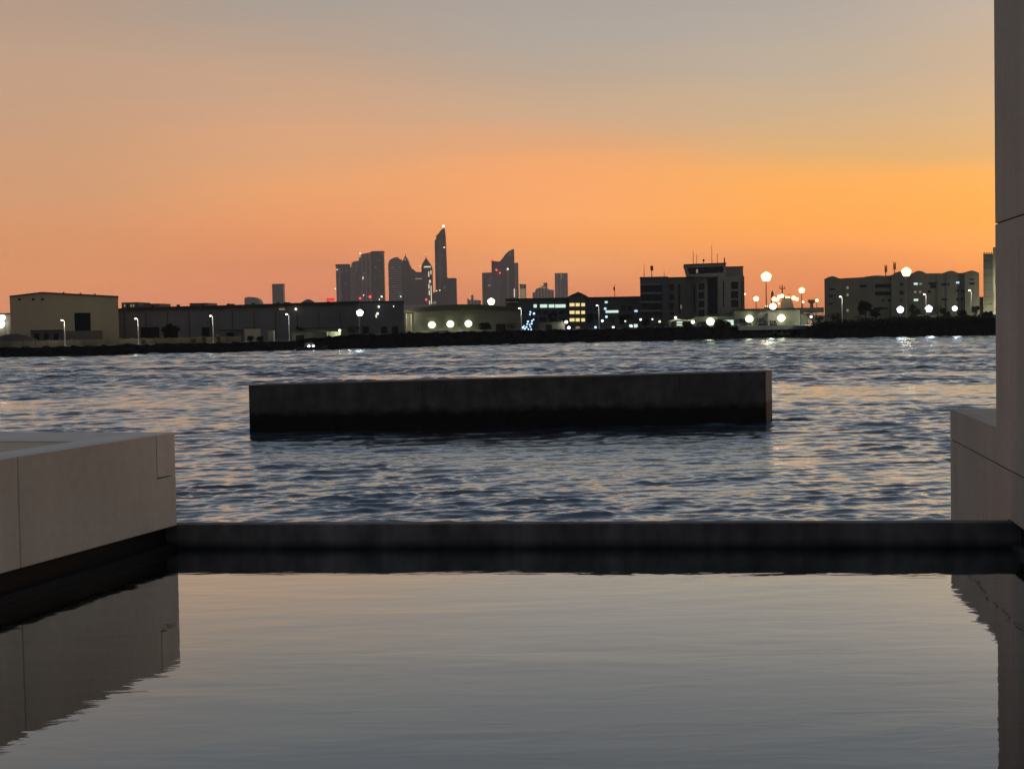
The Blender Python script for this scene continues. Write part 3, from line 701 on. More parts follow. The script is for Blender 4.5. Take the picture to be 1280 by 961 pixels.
b.flood('floodlight', 707.8, 402.5, -.6, .42, M['lamp_white'], 220, (1, 1, .85)); b.flood('floodlight', 711, 409.5, -.6, .4, M['lamp_white'], 120, (1, 1, .9))

# --- control tower building
b = B('control_tower_building', 'grey multi-storey port building with flared control room and roof antennas', 'building', 800, 452, face=840)
b.box('wall', 800, 834.5, 348, None, 0, 20, 'bluegrey'); b.box('parapet', 799.6, 835, 346, 348, -.3, 20.3, 'roof_dark')
for i, (y0, y1) in enumerate(((357, 365), (368, 376), (379, 387), (390, 398))):
    b.box('window', 801, 827.5, y0, y1, -.05, .3, 'glass_dark'); b.box('floor_band', 800.4, 828, y0 - 2, y0 - .8, -.25, -.01, 'grey')
b.box('pier', 828, 834, 350, None, -.35, -.01, 'bluegrey')
b.box('wall', 833, 869, 347.5, None, 3, 24, 'grey2'); b.box('parapet', 834.8, 868.4, 346, 347.5, 2.8, 24.2, 'roof_dark')
for y0 in (355, 367, 379, 390): b.box('window', 837, 842, y0, y0 + 8, 2.95, 3.2, 'glass_dark')
b.box('window', 848, 850.5, 355, 392, 2.95, 3.2, 'glass_dark'); b.box('lit_window', 850.8, 852, 381, 386, 2.9, 3.2, M['win_dim'])
b.box('wall', 867.4, 897.5, 346, None, 1, 22, 'grey2')
b.poly('control_room', [(859, 346), (855.4, 332.5), (907, 330), (907, 346)], -1.5, 20, 'hall', base=False)
b.poly('roof_edge', [(854.8, 332.4), (854.8, 330.6), (907.6, 328.6), (907.6, 330.2)], -2, 20.5, 'roof_dark', base=False)
b.poly('window', [(861.5, 343), (859.3, 335.2), (904, 333), (904, 341)], -1.6, -1.3, 'glass_dark', base=False)
b.box('lit_window', 870, 872.5, 337, 341.5, -1.75, -1.4, M['win_dim'])
b.box('stair_frame', 871, 884, 352, None, -.3, .95, 'grey')
for y0 in (354, 365, 376, 387): b.box('window', 873, 880.5, y0, y0 + 8.5, -.36, 0, 'glass_dark')
b.box('window', 867.5, 869, 356, 390, .9, 1.2, 'glass_dark'); b.box('window', 884.8, 896, 348, 392, .9, 1.2, 'glass_dark')
b.box('wall', 896.8, 927, 345, None, -2, 20, 'grey'); b.box('wall', 907.5, 929.5, 334, 346, 3, 20, 'hall'); b.box('parapet', 907.2, 930, 332.6, 334, 2.8, 20.2, 'roof_dark')
b.box('wall', 926, 930.4, 345, None, 0, 20, 'grey2')
for y0 in (352.5, 364, 375): b.box('window', 913.5, 922.5, y0, y0 + 9, -2.05, -1.7, 'glass_dark')
b.box('window', 903.5, 904.8, 352, 384, -2.05, -1.7, 'glass_dark'); b.box('window', 926, 926.8, 352, 390, -2.05, -1.7, 'glass_dark')
for px, y0, y1 in ((804.5, 329, 346), (830, 338, 346), (866.8, 312, 330), (871.3, 316, 330), (890.3, 305, 329.5), (897.3, 316, 329), (880, 323, 330)): b.mast('antenna', px, y0, y1, 6, .1, 'steel_dark')
b.mast('antenna', 814.3, 332, 346, 6, .14, 'steel_dark'); b.box('antenna_panel', 812.6, 816.2, 331.5, 337.5, 5.6, 6.4, 'steel_dark')
b.box('antenna_panel', 905.6, 907, 321.5, 329, 5, 5.8, 'steel_dark'); b.dot('antenna_panel', 880, 324.5, 6, .4, 'steel_dark')
for px, py in ((930.5, 364.8), (933, 367)): b.dot('lamp', px, py, 10, .35, M['dot_warm'])
for py in range(372, 386, 3): b.dot('lamp', 931.3, py, 10, .17, M['dot_warm'])
# --- entrance yard lights at its foot
b = B('entrance_canopy', 'small pale lit canopy at the foot of the control tower building', 'canopy', 836, 436)
b.poly('roof', [(836, 401), (845, 398.5), (860, 400), (872, 397.5), (872, 399.2), (860, 401.7), (845, 400.2), (836, 402.7)], -1, 7, 'pale', base=False)
for px in (837.5, 853, 870): b.mast('post', px, 400.5, 412, -.5, .12, 'pale')
b.box('lit_window', 846, 853, 402, 403.6, 2, 2.3, M['win_white']); b.box('lit_window', 846, 853, 405.2, 407, 2, 2.3, M['win_white']); b.box('back_wall', 843, 871, 400.5, None, 2.35, 4, 'grey2')
b.flood('floodlight', 844.5, 397, -1, .32, M['lamp_white'], 150, (1, 1, .9)); b.flood('floodlight', 866, 402.5, -1, .5, M['lamp_green'], 180, (1, 1, .8))
b = B('guard_booth', 'tiny glowing guard booth left of the pale lit canopy', 'booth', 791, 432)
b.box('wall', 791.5, 798, 404.5, None, 0, 2.4, 'pale'); b.box('roof', 791, 798.5, 403.6, 404.5, -.2, 2.6, 'roof_dark'); b.box('lit_window', 792.4, 797, 405.2, 409.2, -.05, .1, M['win_white'])
b.dot('lamp', 788, 407.2, -.4, .4, M['dot_blue']); b.dot('lamp', 800.8, 399.5, -.4, .35, M['dot_white']); b.dot('lamp', 815.5, 399, -.4, .25, M['dot_white']); b.dot('lamp', 824.5, 402, -.4, .35, M['dot_warm'])
# --- long low lit building
b = B('gatehouse', 'long low pale green building lit by three glaring floodlights near the quay', 'building', 868, 432, face=900)
b.box('wall', 868, 917, 395.5, None, 1, 14, 'pale'); b.box('wall', 917.2, 1000, 388, None, 0, 16, 'pale'); b.box('parapet', 916.8, 1000.5, 385.6, 388, -.6, 16.3, 'roof_green')
b.box('annex', 1000.8, 1012, 391.5, None, 1, 14, 'grey'); b.box('annex_roof', 1000.8, 1030, 384.5, 390.8, 0.5, 14, 'roof_dark')
b.flood('floodlight', 888, 402, -.8, 1.1, M['lamp_green'], 2500, (.93, 1, .72)); b.flood('floodlight', 936.5, 398.5, -1.2, 1.05, M['lamp_green'], 2500, (.93, 1, .72)); b.flood('floodlight', 976.5, 397.5, -1.2, 1.05, M['lamp_green'], 2500, (.93, 1, .72))
b.flood('floodlight', 966, 383, -1, .9, M['lamp_white'], 400, (1, 1, .9))
b.box('lit_window', 905.5, 917, 400, 406.5, .9, 1.2, M['win_white'])
for x0, x1 in ((920, 935), (953, 958), (964, 970)): b.box('door', x0, x1, 401, None, -.06, .3, 'grey2')
for px in (941, 951, 961): b.box('column', px - .6, px + .6, 389, None, -1.2, -.5, 'pale')
for px in (1012.5, 1020, 1029): b.mast('post', px, 390.5, 408, 1, .15, 'steel_dark')
b.flood('floodlight', 1013.5, 396, -1.5, .35, M['lamp_green'], 420, (.93, 1, .7))  # added fixture, put on the annex to light the trees beside it
b.box('lit_beam', 1012, 1030, 391.5, 393, 6, 6.5, M['win_dim'])
sgn = B('road_sign', 'small round pale red sign on a short post right of the lit gatehouse', 'sign', 1012, 428)
mb = MB(); cx_, cz_ = sgn.lx(1012.5, 402.5), sgn.lz(1012.5, 402.5)
mb.tube([(cx_, -.03, cz_), (cx_, .03, cz_)], .55, 18); mb.build('face', 'pale', sgn.o)
MB().tube([(cx_, -.05, cz_), (cx_, -.035, cz_)], .34, 14).build('centre', 'red', sgn.o)
MB().tube([(cx_, .09, 0), (cx_, .09, cz_ + .3)], .05, 6).build('post', 'steel', sgn.o)
# --- lit quay edge
qa, qb = pt(925, 411, 424), pt(1018, 411, 424)
MB().slab([(qa.x, 426), (qb.x, 427), (qb.x, 430.5), (qa.x, 429.5)], 2.2, 3.32).build('quay_edge', 'concrete_light')['kind'] = 'structure'
# --- ship behind the gatehouse
b = B('moored_ship', 'dark ship bridge with deck lights and twin masts rising behind the lit gatehouse', 'ship', 955, 540, z=1.0)
b.poly('hull', [(955, 384), (1006, 386), (1004, 392), (958, 392)], 0, 12, 'hall')
b.poly('bridge', [(976, 386), (977, 376), (979, 373.5), (989, 373.5), (991, 378), (993, 386)], 2, 10, 'hall', base=False)
b.poly('wheelhouse', [(980, 373.6), (980.5, 371), (987.5, 371), (988, 373.6)], 3, 9, 'roof_dark', base=False)
b.mast('mast', 978, 356, 374, 5, .3, 'steel_dark'); b.box('crosstree', 974.5, 981.5, 360, 361, 4.8, 5.2, 'steel_dark')
b.mast('radar_arm', 975, 356, 361, 5, .15, 'steel_dark'); b.mast('radar_arm', 981.2, 357.5, 361, 5, .15, 'steel_dark'); b.mast('mast', 986.4, 367, 374, 5, .2, 'steel_dark')
b.poly('funnel', [(963.5, 382), (964, 365), (966, 363), (967.6, 368), (965.3, 372), (965, 382)], 4, 6, 'steel_dark', base=False)
for px, py, r in ((967.5, 374, .95), (971.5, 374.8, .8), (974, 371, .8), (977.5, 370, .8), (982.8, 371.6, .45), (986, 371.6, .45), (992, 372.5, .85), (996, 374, .75), (973.8, 379.5, .4), (958, 382.8, .45)):
    b.dot('deck_lamp', px, py, -.5, r, M['lamp_warm'])
lamp('light', (b.lx(974, 371), -3, b.lz(974, 371)), 400, (1, .8, .5), b.o, .5)
b = B('water_tank', 'small dark water tank on a stem left of the arched apartments', 'tank', 1014.5, 560)
b.mast('stem', 1014.5, 377, 398, 0, .9, 'hall')
MB().tube([(b.lx(1014.5, 380), 0, b.lz(1014.5, 379)), (b.lx(1014.5, 380), 0, b.lz(1014.5, 376.5)), (b.lx(1014.5, 380), 0, b.lz(1014.5, 374.6))], [.9, 1.35, 1.2], 12).build('bowl', 'hall', b.o)

# --- apartments with arched roofline
b = B('apartment_block', 'dark five-storey apartment block with arched bumps along its roofline', 'building', 1030, 448, face=1034)
prof = [(1030, 349)]
def arch(x0, x1, y0, y1, h):
    return [(x0 + (x1 - x0) * i / 10, y0 + (y1 - y0) * i / 10 - h * math.sin(PI * i / 10)) for i in range(11)]
b.poly('wall', [(1030.4, 348.5)] + arch(1033, 1049, 347.5, 348, 2.6) + [(1079, 346.3)] + arch(1080, 1107, 346.2, 344.8, 1.2) + [(1113.6, 344)], 1.5, 18, 'grey2')
b.poly('wall', [(1114, 344)] + arch(1115, 1133, 343.8, 342.4, 3.6), 0, 18, 'grey2')
b.poly('wall', [(1133.4, 342.4)] + arch(1140, 1158, 342, 341.6, 3.4) + [(1178, 341.4)] + arch(1180, 1198, 341.4, 341.2, 3.0) + [(1205.8, 341)], 1.2, 18, 'grey2')
b.poly('wall', [(1206, 341)] + arch(1207, 1222, 340.8, 340.4, 2.4) + [(1224, 341)], 0, 18, 'grey2')
b.poly('parapet', [(1030, 349.2), (1030, 347.8), (1114, 343.2), (1224.4, 340), (1224.4, 341.2), (1114, 344.6)], 18.01, 18.4, 'roof_dark', base=False)
for x0, x1, y0, y1, d in ((1094, 1114, 355, 359.5, 1.45), (1094, 1114, 364.5, 369, 1.45), (1125, 1129, 354, 357, -.05), (1124.5, 1129.5, 363.5, 368, -.05), (1125, 1128, 374, 377, -.05), (1102.5, 1105.5, 374.5, 377, 1.45), (1110.5, 1114, 374.5, 377, 1.45),
                       (1075, 1084, 356, 359, 1.45), (1036, 1044, 360.5, 362.5, 1.45), (1036, 1044, 368.5, 371.5, 1.45), (1161, 1171, 353, 355.5, 1.15), (1163, 1170, 355.8, 360, 1.15), (1177, 1187, 354, 357, 1.15), (1160, 1164, 363, 366, 1.15), (1195, 1205, 362, 366, 1.15), (1196, 1205, 372, 375.5, 1.15), (1212, 1218, 353.5, 356, -.05), (1177, 1186, 373, 376, 1.15), (1036, 1044, 378, 381, 1.45), (1094, 1112, 384, 387, 1.45), (1212, 1218, 348.5, 350, -.05)):
    b.box('window', x0, x1, y0, y1, d, d + .4, 'glass_dark')
for px, py in ((1059.5, 359.5), (1059.5, 368.5), (1059.5, 388)): b.box('window', px - 1.3, px + 1.3, py - 1.6, py + 1.6, 1.4, 1.8, M['win_dim'])
for x0, x1, y0, y1, mm in ((1142.5, 1147.5, 353.5, 356, 'win_white'), (1149.5, 1152.5, 353.5, 356, 'win_dim'), (1142.5, 1146, 363.8, 366, 'win_dim'), (1149, 1152, 363.8, 366, 'win_dim'), (1142.5, 1148, 373.6, 376.2, 'win_white'), (1195.5, 1200, 352, 354.3, 'win_cool')):
    b.box('lit_window', x0, x1, y0, y1, 1.1, 1.5, M[mm])
for px in (1163, 1174.5, 1190.5): b.box('pilaster', px + 9, px + 10, 344, None, .9, 1.19, 'grey2')
for px, y0, y1 in ((1108, 331, 345), (1119, 327.5, 341)):
    a_ = b.mast('antenna_mast', px, y0 + 2, y1, 6, .16, 'steel_dark')
    for k_ in range(3):
        ang = k_ * 2.1; x_, z_ = b.lx(px, y0), b.lz(px, y0 + 4.4)
        MB().box(x_ + .28 * math.cos(ang) - .14, x_ + .28 * math.cos(ang) + .14, 6 + .28 * math.sin(ang) - .12, 6 + .28 * math.sin(ang) + .12, z_ - .95, z_ + .95).build('antenna_panel', 'steel_dark', a_)
    MB().tube([(x_ - .5, 6, z_ + 1.2), (x_ + .4, 6, z_ + 1.0)], .05, 5).build('antenna_arm', 'steel_dark', a_)
b.box('annex', 1225, 1230, 371, None, 2, 14, 'grey2')
b = B('flat_canopy', 'small flat pale canopy on two posts by the large bluish floodlight', 'canopy', 1156, 418, z=3.9)
b.box('roof', 1156, 1171, 394.8, 396.6, 0, 4, 'concrete_light')
for px in (1157, 1170): b.mast('post', px, 396.4, 402, .5, .12, 'pale')
b.box('back_panel', 1158, 1170, 397, 401, 3.6, 3.8, 'red')
b = B('kiosk', 'small pale kiosk beside the flat canopy before the arched apartments', 'kiosk', 1147, 419, z=3.9)
b.box('wall', 1147, 1155, 393, None, 0, 3, 'pale'); b.box('roof', 1146.6, 1155.4, 392, 393, -.2, 3.2, 'roof_dark')
b = B('apartment_tower', 'tall dark building with a lit vertical edge strip, beside the right pier', 'building', 1229, 440, face=1235)
b.box('wall', 1229, 1241, 317.5, None, 0, 14, 'grey2'); b.box('wall', 1241.3, 1262, 309, None, .5, 16, 'grey2'); b.box('corner_pier', 1241.5, 1245, 311, None, -1.2, .45, 'pale')
for i in range(4): b.box('roof_post', 1229.4 + i * 3, 1231 + i * 3, 315.4, 317.4, .2, 1.4, 'grey2')
for yy in range(326, 400, 9): b.box('floor_line', 1229.2, 1240.8, yy, yy + .7, -.08, -.01, 'olive_dark')
lamp('light', (b.lx(1243, 400), -4.5, b.lz(1243, 398)), 1800, (1, .97, .7), b.o, .2)
lamp('light', (b.lx(1243, 350), -5, b.lz(1243, 355)), 500, (1, .97, .7), b.o, .2)

# ------------------------------------------------------------------ distant low buildings
def low(name, label, x0, x1, yt, D, m, extra=None, cat='building', pts=None):
    b = B(name, label, cat, x0, D, 'small buildings on the left skyline' if x0 < 420 else None)
    if pts: b.poly('wall', pts, 0, 30, m)
    else: b.box('wall', x0, x1, yt, None, 0, 30, m)
    return b
b = low('distant_building', 'tiny distant building with lit upper windows beside the big olive warehouse', 152, 173, 379.5, 900, 'grey2'); b.box('roof', 152, 173, 378, 379.4, -.5, 30, 'roof_dark')
for x0 in (155, 163, 166): b.box('lit_window', x0, x0 + 1.8, 380.5, 383.5, -.1, .2, M['win_dim'])
low('distant_building', 'tiny plain distant block right of the one with lit windows', 179, 199, 380.3, 900, 'grey2').box('roof', 178.6, 199.4, 379.6, 380.2, -.5, 30, 'roof_dark')
low('distant_building', 'tiny flat distant block above the hall roof near the third lamp', 237, 259, 379.6, 900, 'grey2').box('roof', 236.6, 259.4, 378.9, 379.5, -.5, 30, 'roof_dark')
HZ = B('distant_building', 'pale distant block with sloping right corner left of the lone tower', 'building', 305, 5200)
HZ.poly('wall', [(305.5, 372.5), (309, 371.2), (318, 371.6), (323, 374), (325.5, 378)], 0, 60, T_B)
b = B('dome_building', 'small distant dome on the skyline between lone tower and paired towers', 'dome', 374, 2500)
b.poly('dome', [(374, 379.5), (378, 377.5), (381, 375.3), (384.5, 374), (388, 375.3), (391, 377.5), (394, 379.5)], 0, 25, 'grey2')
b = B('roof_sign', 'flat red glowing sign on the hall roof left of the paired towers', 'sign', 408, 470)
b.box('face', 408, 418, 372.6, 376.2, -.1, .1, M['sign_red'])
for px in (409.5, 416.5): b.box('post', px - .3, px + .3, 376.3, 384, .12, .3, 'steel_dark')

# ------------------------------------------------------------------ city skyline, some 6.5 km off
SKY = 6500
def tower(label, px, pts, m, depth=45, D=SKY, name='tower'):
    b = B(name, label, 'tower', px, D, 'towers of the distant skyline'); b.poly('shaft', pts, 0, depth, m); return b
def lights(b, x0, x1, y0, y1, n, seed, d=-5):
    g = random.Random(seed)
    for i in range(n):
        px, py = g.uniform(x0, x1), g.uniform(y0, y1)
        b.box('lit_window', px, px + g.uniform(.5, 1.3), py, py + g.uniform(.6, 1.1), d, d + .8, M['win_dim'])
b = tower('lone slim distant tower standing apart on the left of the skyline', 340, [(340, 356), (354, 356)], T_A); b.box('crown', 340, 354.4, 354.8, 356, -2, 46, T_E); b.box('side_wing', 351.8, 354.6, 357, None, -3, -.5, T_C)
b = tower('flat-topped dark tower, leftmost of the main skyline cluster', 419.5, [(419.8, 332.5), (436.4, 332.5)], T_E); b.box('crown', 419.3, 436.6, 330.2, 333, -3, 47, T_E); b.box('rib', 421, 426, 335, None, -3.5, -.5, T_C)
lights(b, 426,435,338,374,4,1)
b.dot('beacon', 421.5, 337.2, -4, 2.2, M['dot_white']); b.dot('beacon', 419.3, 361, -4, 2.6, M['dot_white'])
b = tower('round-shouldered grey tower between flat dark tower and stepped pair', 437, [(437, 334), (439, 333.6), (439.5, 328.4), (442, 327), (448.5, 325.8)], T_C)
b.box('rib', 438, 444, 336, None, -3, -.5, T_D); b.box('rib', 445, 446.2, 340, None, -4, -.5, T_E)
b = tower('tall stepped brownish tower with red beacons on its top', 448.5, [(448.6, 322), (451, 321.4), (451, 318), (458, 316.4), (463.6, 315.2)], T_C)
for px in (449.2, 455, 460.6): b.box('rib', px, px + 2.6, 324, None, -4, -.5, T_C)
lights(b, 450,462,322,370,6,2)
b.dot('beacon', 450.4, 316.8, -4, 3.6, M['dot_warm']); b.dot('beacon', 460.6, 314.4, -4, 3.8, M['dot_red'])
b.box('lit_window', 453.2, 454.6, 346, 349, -5, -4.2, M['strip_warm']); b.dot('lamp', 454.7, 369.2, -6, 2.4, M['dot_white'])
b.dot('beacon', 450.4, 373, -9, 5.2, M['dot_red']); b.dot('beacon', 462.8, 371.2, -9, 6, M['dot_red'])
b = tower('tallest dark slab of the left cluster with pale top corner', 464, [(464, 315.4), (479.4, 314.2)], T_E); b.box('crown', 463.8, 479.8, 313.8, 315.4, -3, 47, T_E); b.box('crown_light', 474.4, 479, 315.6, 318.6, -3.5, -.5, T_C)
lights(b, 466,478,322,372,6,3)
b.dot('lamp', 477.2, 370.8, -5, 4.2, M['dot_white']); b.dot('lamp', 474.4, 374.4, -5, 2.5, M['dot_white'])
ar = [(485.2, 378), (485.2, 331)] + [(485.2 + 8.6 * (1 - math.cos(PI / 2 * i / 8)) , 331 - 8.2 * math.sin(PI / 2 * i / 8)) for i in range(1, 9)] + [(498, 323), (502, 324.8)]
b = tower('round-topped banded tower right of the dark slab', 485, [p for p in ar if p[1] < 377], T_D); b.dot('lamp', 501, 370.6, -4, 2.8, M['dot_white'])
b.poly('crown', [(487, 326.6), (490, 324.2), (494, 322.6), (498, 322.6), (498, 321.6), (494, 321.6), (489.6, 323.4), (486.4, 326)], -1.5, 40, T_C, base=False)
lights(b, 487,501,330,374,8,4)
b = tower('pointed tower with lit triangle window under its spire', 501.5, [(501.8, 331), (503.4, 325.5), (506.6, 319.6), (510.2, 325.5), (511.8, 331), (513.6, 333.4), (513.8, 336), (516.6, 336)], T_E)
b.poly('lit_window', [(504.8, 325.6), (506.6, 322.4), (508.4, 325.6)], -1.5, -.5, M['win_dim'], base=False); b.mast('spire', 506.7, 314.5, 320.5, 20, 1.1, T_E); b.dot('beacon', 506.8, 315, 20, 1.8, M['dot_warm'])
b = tower('lower stepped tower with a lit band between two pointed towers', 516.8, [(516.8, 336.8), (518.4, 336.8), (518.4, 339), (520.6, 340), (526, 340)], T_E); b.box('ledge', 516.8, 532, 340.4, None, -8, -.5, T_E); b.box('lit_window', 519, 527.6, 347.6, 349.4, -9, -8.1, M['win_dim']); b.dot('beacon', 525, 333, -3, 1.8, M['dot_white']); b.dot('lamp', 518.2, 337, -3, 1.8, M['dot_warm'])
lights(b, 519,531,344,374,5,5)
b = tower('pointed tower with bright vertical light strip on its right edge', 526.5, [(526.6, 333), (528.4, 328.6), (532.4, 322.2), (537, 328.8), (539, 332), (540.2, 336)], T_E)
b.mast('spire', 532, 317.5, 323, 20, 1.1, T_E); b.dot('beacon', 532.1, 317.6, 20, 1.8, M['dot_warm']); b.box('lit_window', 530, 538.4, 332.8, 334.4, -1.5, -.5, M['strip_warm'])
for x0, x1, y0, y1 in ((535.4, 536.6, 339.5, 346), (538.2, 539.3, 338, 343), (536.4, 538.6, 350, 353.6), (535.6, 536.8, 355, 361), (538.6, 539.6, 357, 380), (536, 537.4, 363, 369), (536.4, 537.6, 376, 381)): b.box('light_strip', x0, x1, y0, y1, -2, -.5, M['strip_warm'])
b.box('rib', 532.2, 534.6, 342, None, -1.8, -.5, T_C); b.dot('beacon', 533, 374.6, -9, 4.8, M['dot_red'])
b = tower('tallest slender tower with slanted top and white light at its tip', 543, [(543.2, 300.6), (545, 299.2), (545.2, 294.6), (548.4, 291.6), (551, 288), (554.4, 285), (555.8, 286), (556.8, 296), (558.2, 330), (558.6, 352)], T_E, 55)
lights(b, 545,556,300,345,4,6)
b.dot('beacon', 554, 282.4, 20, 5.2, M['lamp_white']); b.dot('beacon', 555.2, 309.4, -3, 3, M['dot_warm']); b.box('rib', 547, 552.4, 300, None, -2.5, -.5, T_A)
b = tower('plain dark block tower at the foot of the tallest slender tower', 551, [(551.6, 350), (554, 347.4), (558, 346.2), (560.6, 347.6), (570.4, 347.6)], T_E, D=6300); b.box('rib', 554.2, 557, 357, 361.5, -3, -.5, T_C)
lights(b, 558,569,352,374,4,7)
b = tower('low dark block between bright-edged tower and tallest tower', 540.5, [(540.8, 366), (546, 364.4), (552.6, 364)], T_E, D=6350)
for px, py in ((546, 363.6), (549.8, 363)): b.dot('lamp', px, py, -4, 2.4, M['dot_warm'])
b.poly('lit_canopy', [(540.8, 377.4), (545.4, 376.6), (545.4, 379.6), (540.8, 380)], -6, -.5, M['win_dim'], base=False); b.box('podium', 502, 540, 381, None, -12, -7, T_B)
b = tower('tiny far block with a thin spire left of the sail-topped tower', 584, [(584, 373.4), (585.6, 373.4), (586, 375), (589, 374.6), (589, 368.6), (591.4, 368.6), (591.6, 374.8), (601, 375.4), (601, 378)], T_C, D=7200)
b = tower('dark lower tower in front of the sail-topped tower', 602, [(602.4, 341), (624, 340.2)], T_A, D=6300); b.box('rib', 610, 616, 346, 354, -3, -.5, T_B); b.box('lit_window', 610, 613.5, 356, 357.6, -3, -.5, M['win_dim'])
sail = [(614.2, 325.2), (618, 326.4), (624.5, 327), (627, 324.4), (629, 321.4), (632.4, 317), (636, 314), (639.6, 312), (642.6, 311.2), (643, 328)]
b = tower('big dark tower with a curved sail-shaped top', 614, sail + [(643.2, 328.6), (647.6, 328.4)], T_E)
lights(b, 618,632,332,372,7,8)
b.box('rib', 633.8, 636, 334, None, -3, -.5, T_C); b.box('rib', 643.4, 647.8, 330, None, -5, -.5, T_C)
b.poly('sail_panel', [(633, 319.6), (637, 316), (641.6, 313.6), (641.8, 320)], -2, -.5, T_C, base=False)
for px, py, r, mm in ((616.4, 325, 5, 'dot_red'), (620.6, 337.6, 4.4, 'dot_red'), (624.6, 341.2, 4.2, 'dot_red'), (634.6, 336.4, 4, 'dot_white')): b.dot('beacon', px, py, -9, r, M[mm])
b.box('light_strip', 642.4, 643.6, 361, 371.5, -6, -5.1, M['strip_warm'])
lights(b, 604,622,344,374,1,9)
b = tower('short tower with yellow lit facade right of the sail-topped tower', 649.5, [(649.6, 355), (657.6, 355.4)], T_C); b.box('lit_facade', 650.2, 657, 361, 373, -2, -.5, M['win_dim'])
b = tower('broad stepped far building with a lit crown left of the pale slab tower', 665.5, [(665.8, 366), (668.6, 365), (670, 361.4), (674, 359.4), (676.4, 359.4), (676.6, 357.6), (679.4, 357.4), (679.4, 353.4), (684.2, 353.4), (684.2, 360), (686, 362), (692.4, 362.4)], T_C, D=8200)
b.poly('lit_crown', [(676, 360.2), (677.4, 358.4), (682.4, 358.4), (682.8, 360.2)], -2, -.5, M['win_dim'], base=False)
b = tower('pale brown flat-topped slab tower, rightmost of the skyline', 693.5, [(693.6, 341.4), (709.6, 341.2)], T_C, D=8000); b.box('light_strip', 701, 702, 342, 349, -2, -.5, M['win_dim']); b.box('rib', 701.2, 708.6, 350, None, -3, -.5, T_D)

# ------------------------------------------------------------------ street lamps on the shore
def make_lamp():
    o = empty('street_lamp', (0, 0, 0), 'x', 'street lamp', 'white street lamps along the shore')
    H = 6.6
    MB().tube([(0, 0, 0), (0, 0, .9), (0, 0, H - .5), (-.08, -.02, H - .12), (-.3, -.06, H)], [.12, .11, .1, .08, .06], 10).build('pole', 'steel', o, smooth=True)
    MB().tube([(0, 0, 0), (0, 0, .35)], .2, 10).build('base', 'steel', o)
    h = MB().box(-.72, -.26, -.2, .1, H - .05, H + .07).build('lamp_head', 'steel', o)
    MB().ball((-.46, -.08, H - .07), .27, .16, 10, 6).build('lens', M['lamp_white'], h, smooth=True)
    lamp('light', (-.5, -.7, H - .5), 260, (1, .95, .78), o, .12)
    return o
proto = make_lamp()
LP = [(80.5, 400, 434, 'leftmost street lamp of the shore row, in front of the big olive warehouse'),
      (172.5, 398, 432, 'second street lamp from the left, before the left end of the long hall'),
      (266, 394.5, 430, 'third street lamp from the left, before the middle of the long hall'),
      (361, 392.5, 428, 'fourth street lamp from the left, before the grey container shed'),
      (651.5, 385, 413, 'street lamp at the right end of the curved green roof'),
      (748.5, 381.5, 413, 'street lamp right of the yellow lit stair bay'),
      (1052.5, 370.5, 405, 'street lamp before the left part of the arched apartments'),
      (1157.5, 367.5, 403, 'street lamp just left of the large bluish floodlight'),
      (1214, 362.5, 400, 'street lamp before the right end of the arched apartments')]
for i, (px, yt, yb, lab) in enumerate(LP):
    o = proto if i == 0 else copy_tree(proto)
    D = shore_y(pt(px, yb, 400).x * (pt(px, yb, 345).x / pt(px, yb, 400).x if px < 420 else 1)) + 8.5
    p = pt(px, yt, D); z0 = land_z(p.x) + .15; hh = p.z - z0
    if px > 1000: z0 = p.z - 6.9; hh = 6.9
    o.location = (p.x, D, z0); s_ = hh / 6.6; o.scale = (1.05, 1.05, s_); o['label'] = lab

# ------------------------------------------------------------------ trees and bushes
def crown_mb(r, h, n, seed, leaf=.35, clumps=9):
    g = random.Random(seed); mb = MB()
    cl = []
    for i in range(clumps):
        a = g.uniform(0, 2 * PI); q = math.sqrt(g.random()) * .72
        cl.append((math.cos(a) * q * r, math.sin(a) * q * r, g.uniform(.25, .85) * h, g.uniform(.28, .5) * r))
    for i in range(n):
        cx, cy, cz, cr = g.choice(cl)
        d = Vector((g.gauss(0, 1), g.gauss(0, 1), g.gauss(0, 1))).normalized() * cr * g.uniform(.45, 1.08)
        c = Vector((cx, cy, cz)) + Vector((d.x, d.y, d.z * .8)); c.z = max(.05, c.z)
        a = Vector((g.gauss(0, 1), g.gauss(0, 1), g.gauss(0, .6))).normalized(); b = a.cross(Vector((g.gauss(0, 1), g.gauss(0, 1), g.gauss(0, 1)))).normalized()
        s = leaf * g.uniform(.6, 1.3)
        mb.add([c - a * s, c + b * s * .5, c + a * s, c - b * s * .5], [(0, 1, 2, 3)])
    return mb
def tree(label, px, ytop, ybase, wpx, D, leafm, seed, name='tree', z=None, lampc=None):
    p = pt(px, ytop, D); z0 = land_z(p.x) if z is None else z
    H = max(1.2, p.z - z0); r = wpx / 2000 * D / 2
    o = empty(name, (p.x, D, z0), label, 'tree' if name != 'bush' else 'bush', 'trees along the far shore' if name != 'bush' else 'bushes along the far shore')
    tr = .12 * H if name == 'bush' else .32 * H
    g = random.Random(seed + 50)
    mb = MB().tube([(0, 0, 0), (g.uniform(-.1, .1), 0, tr), (g.uniform(-.3, .3), g.uniform(-.2, .2), H * .75)], [.05 * r + .06, .04 * r + .05, .02], 7)
    for i in range(4):
        a = g.uniform(0, 2 * PI); mb.tube([(0, 0, tr * .9), (math.cos(a) * r * .55, math.sin(a) * r * .55, H * g.uniform(.55, .8))], [.03 * r + .03, .015], 5)
    mb.build('trunk', 'bark', o)
    c = crown_mb(r, H - tr * .8, int(420 + 60 * r * r), seed, leaf=.12 * r + .14).build('crown', leafm, o); c.location = (0, 0, tr * .8)
    return o
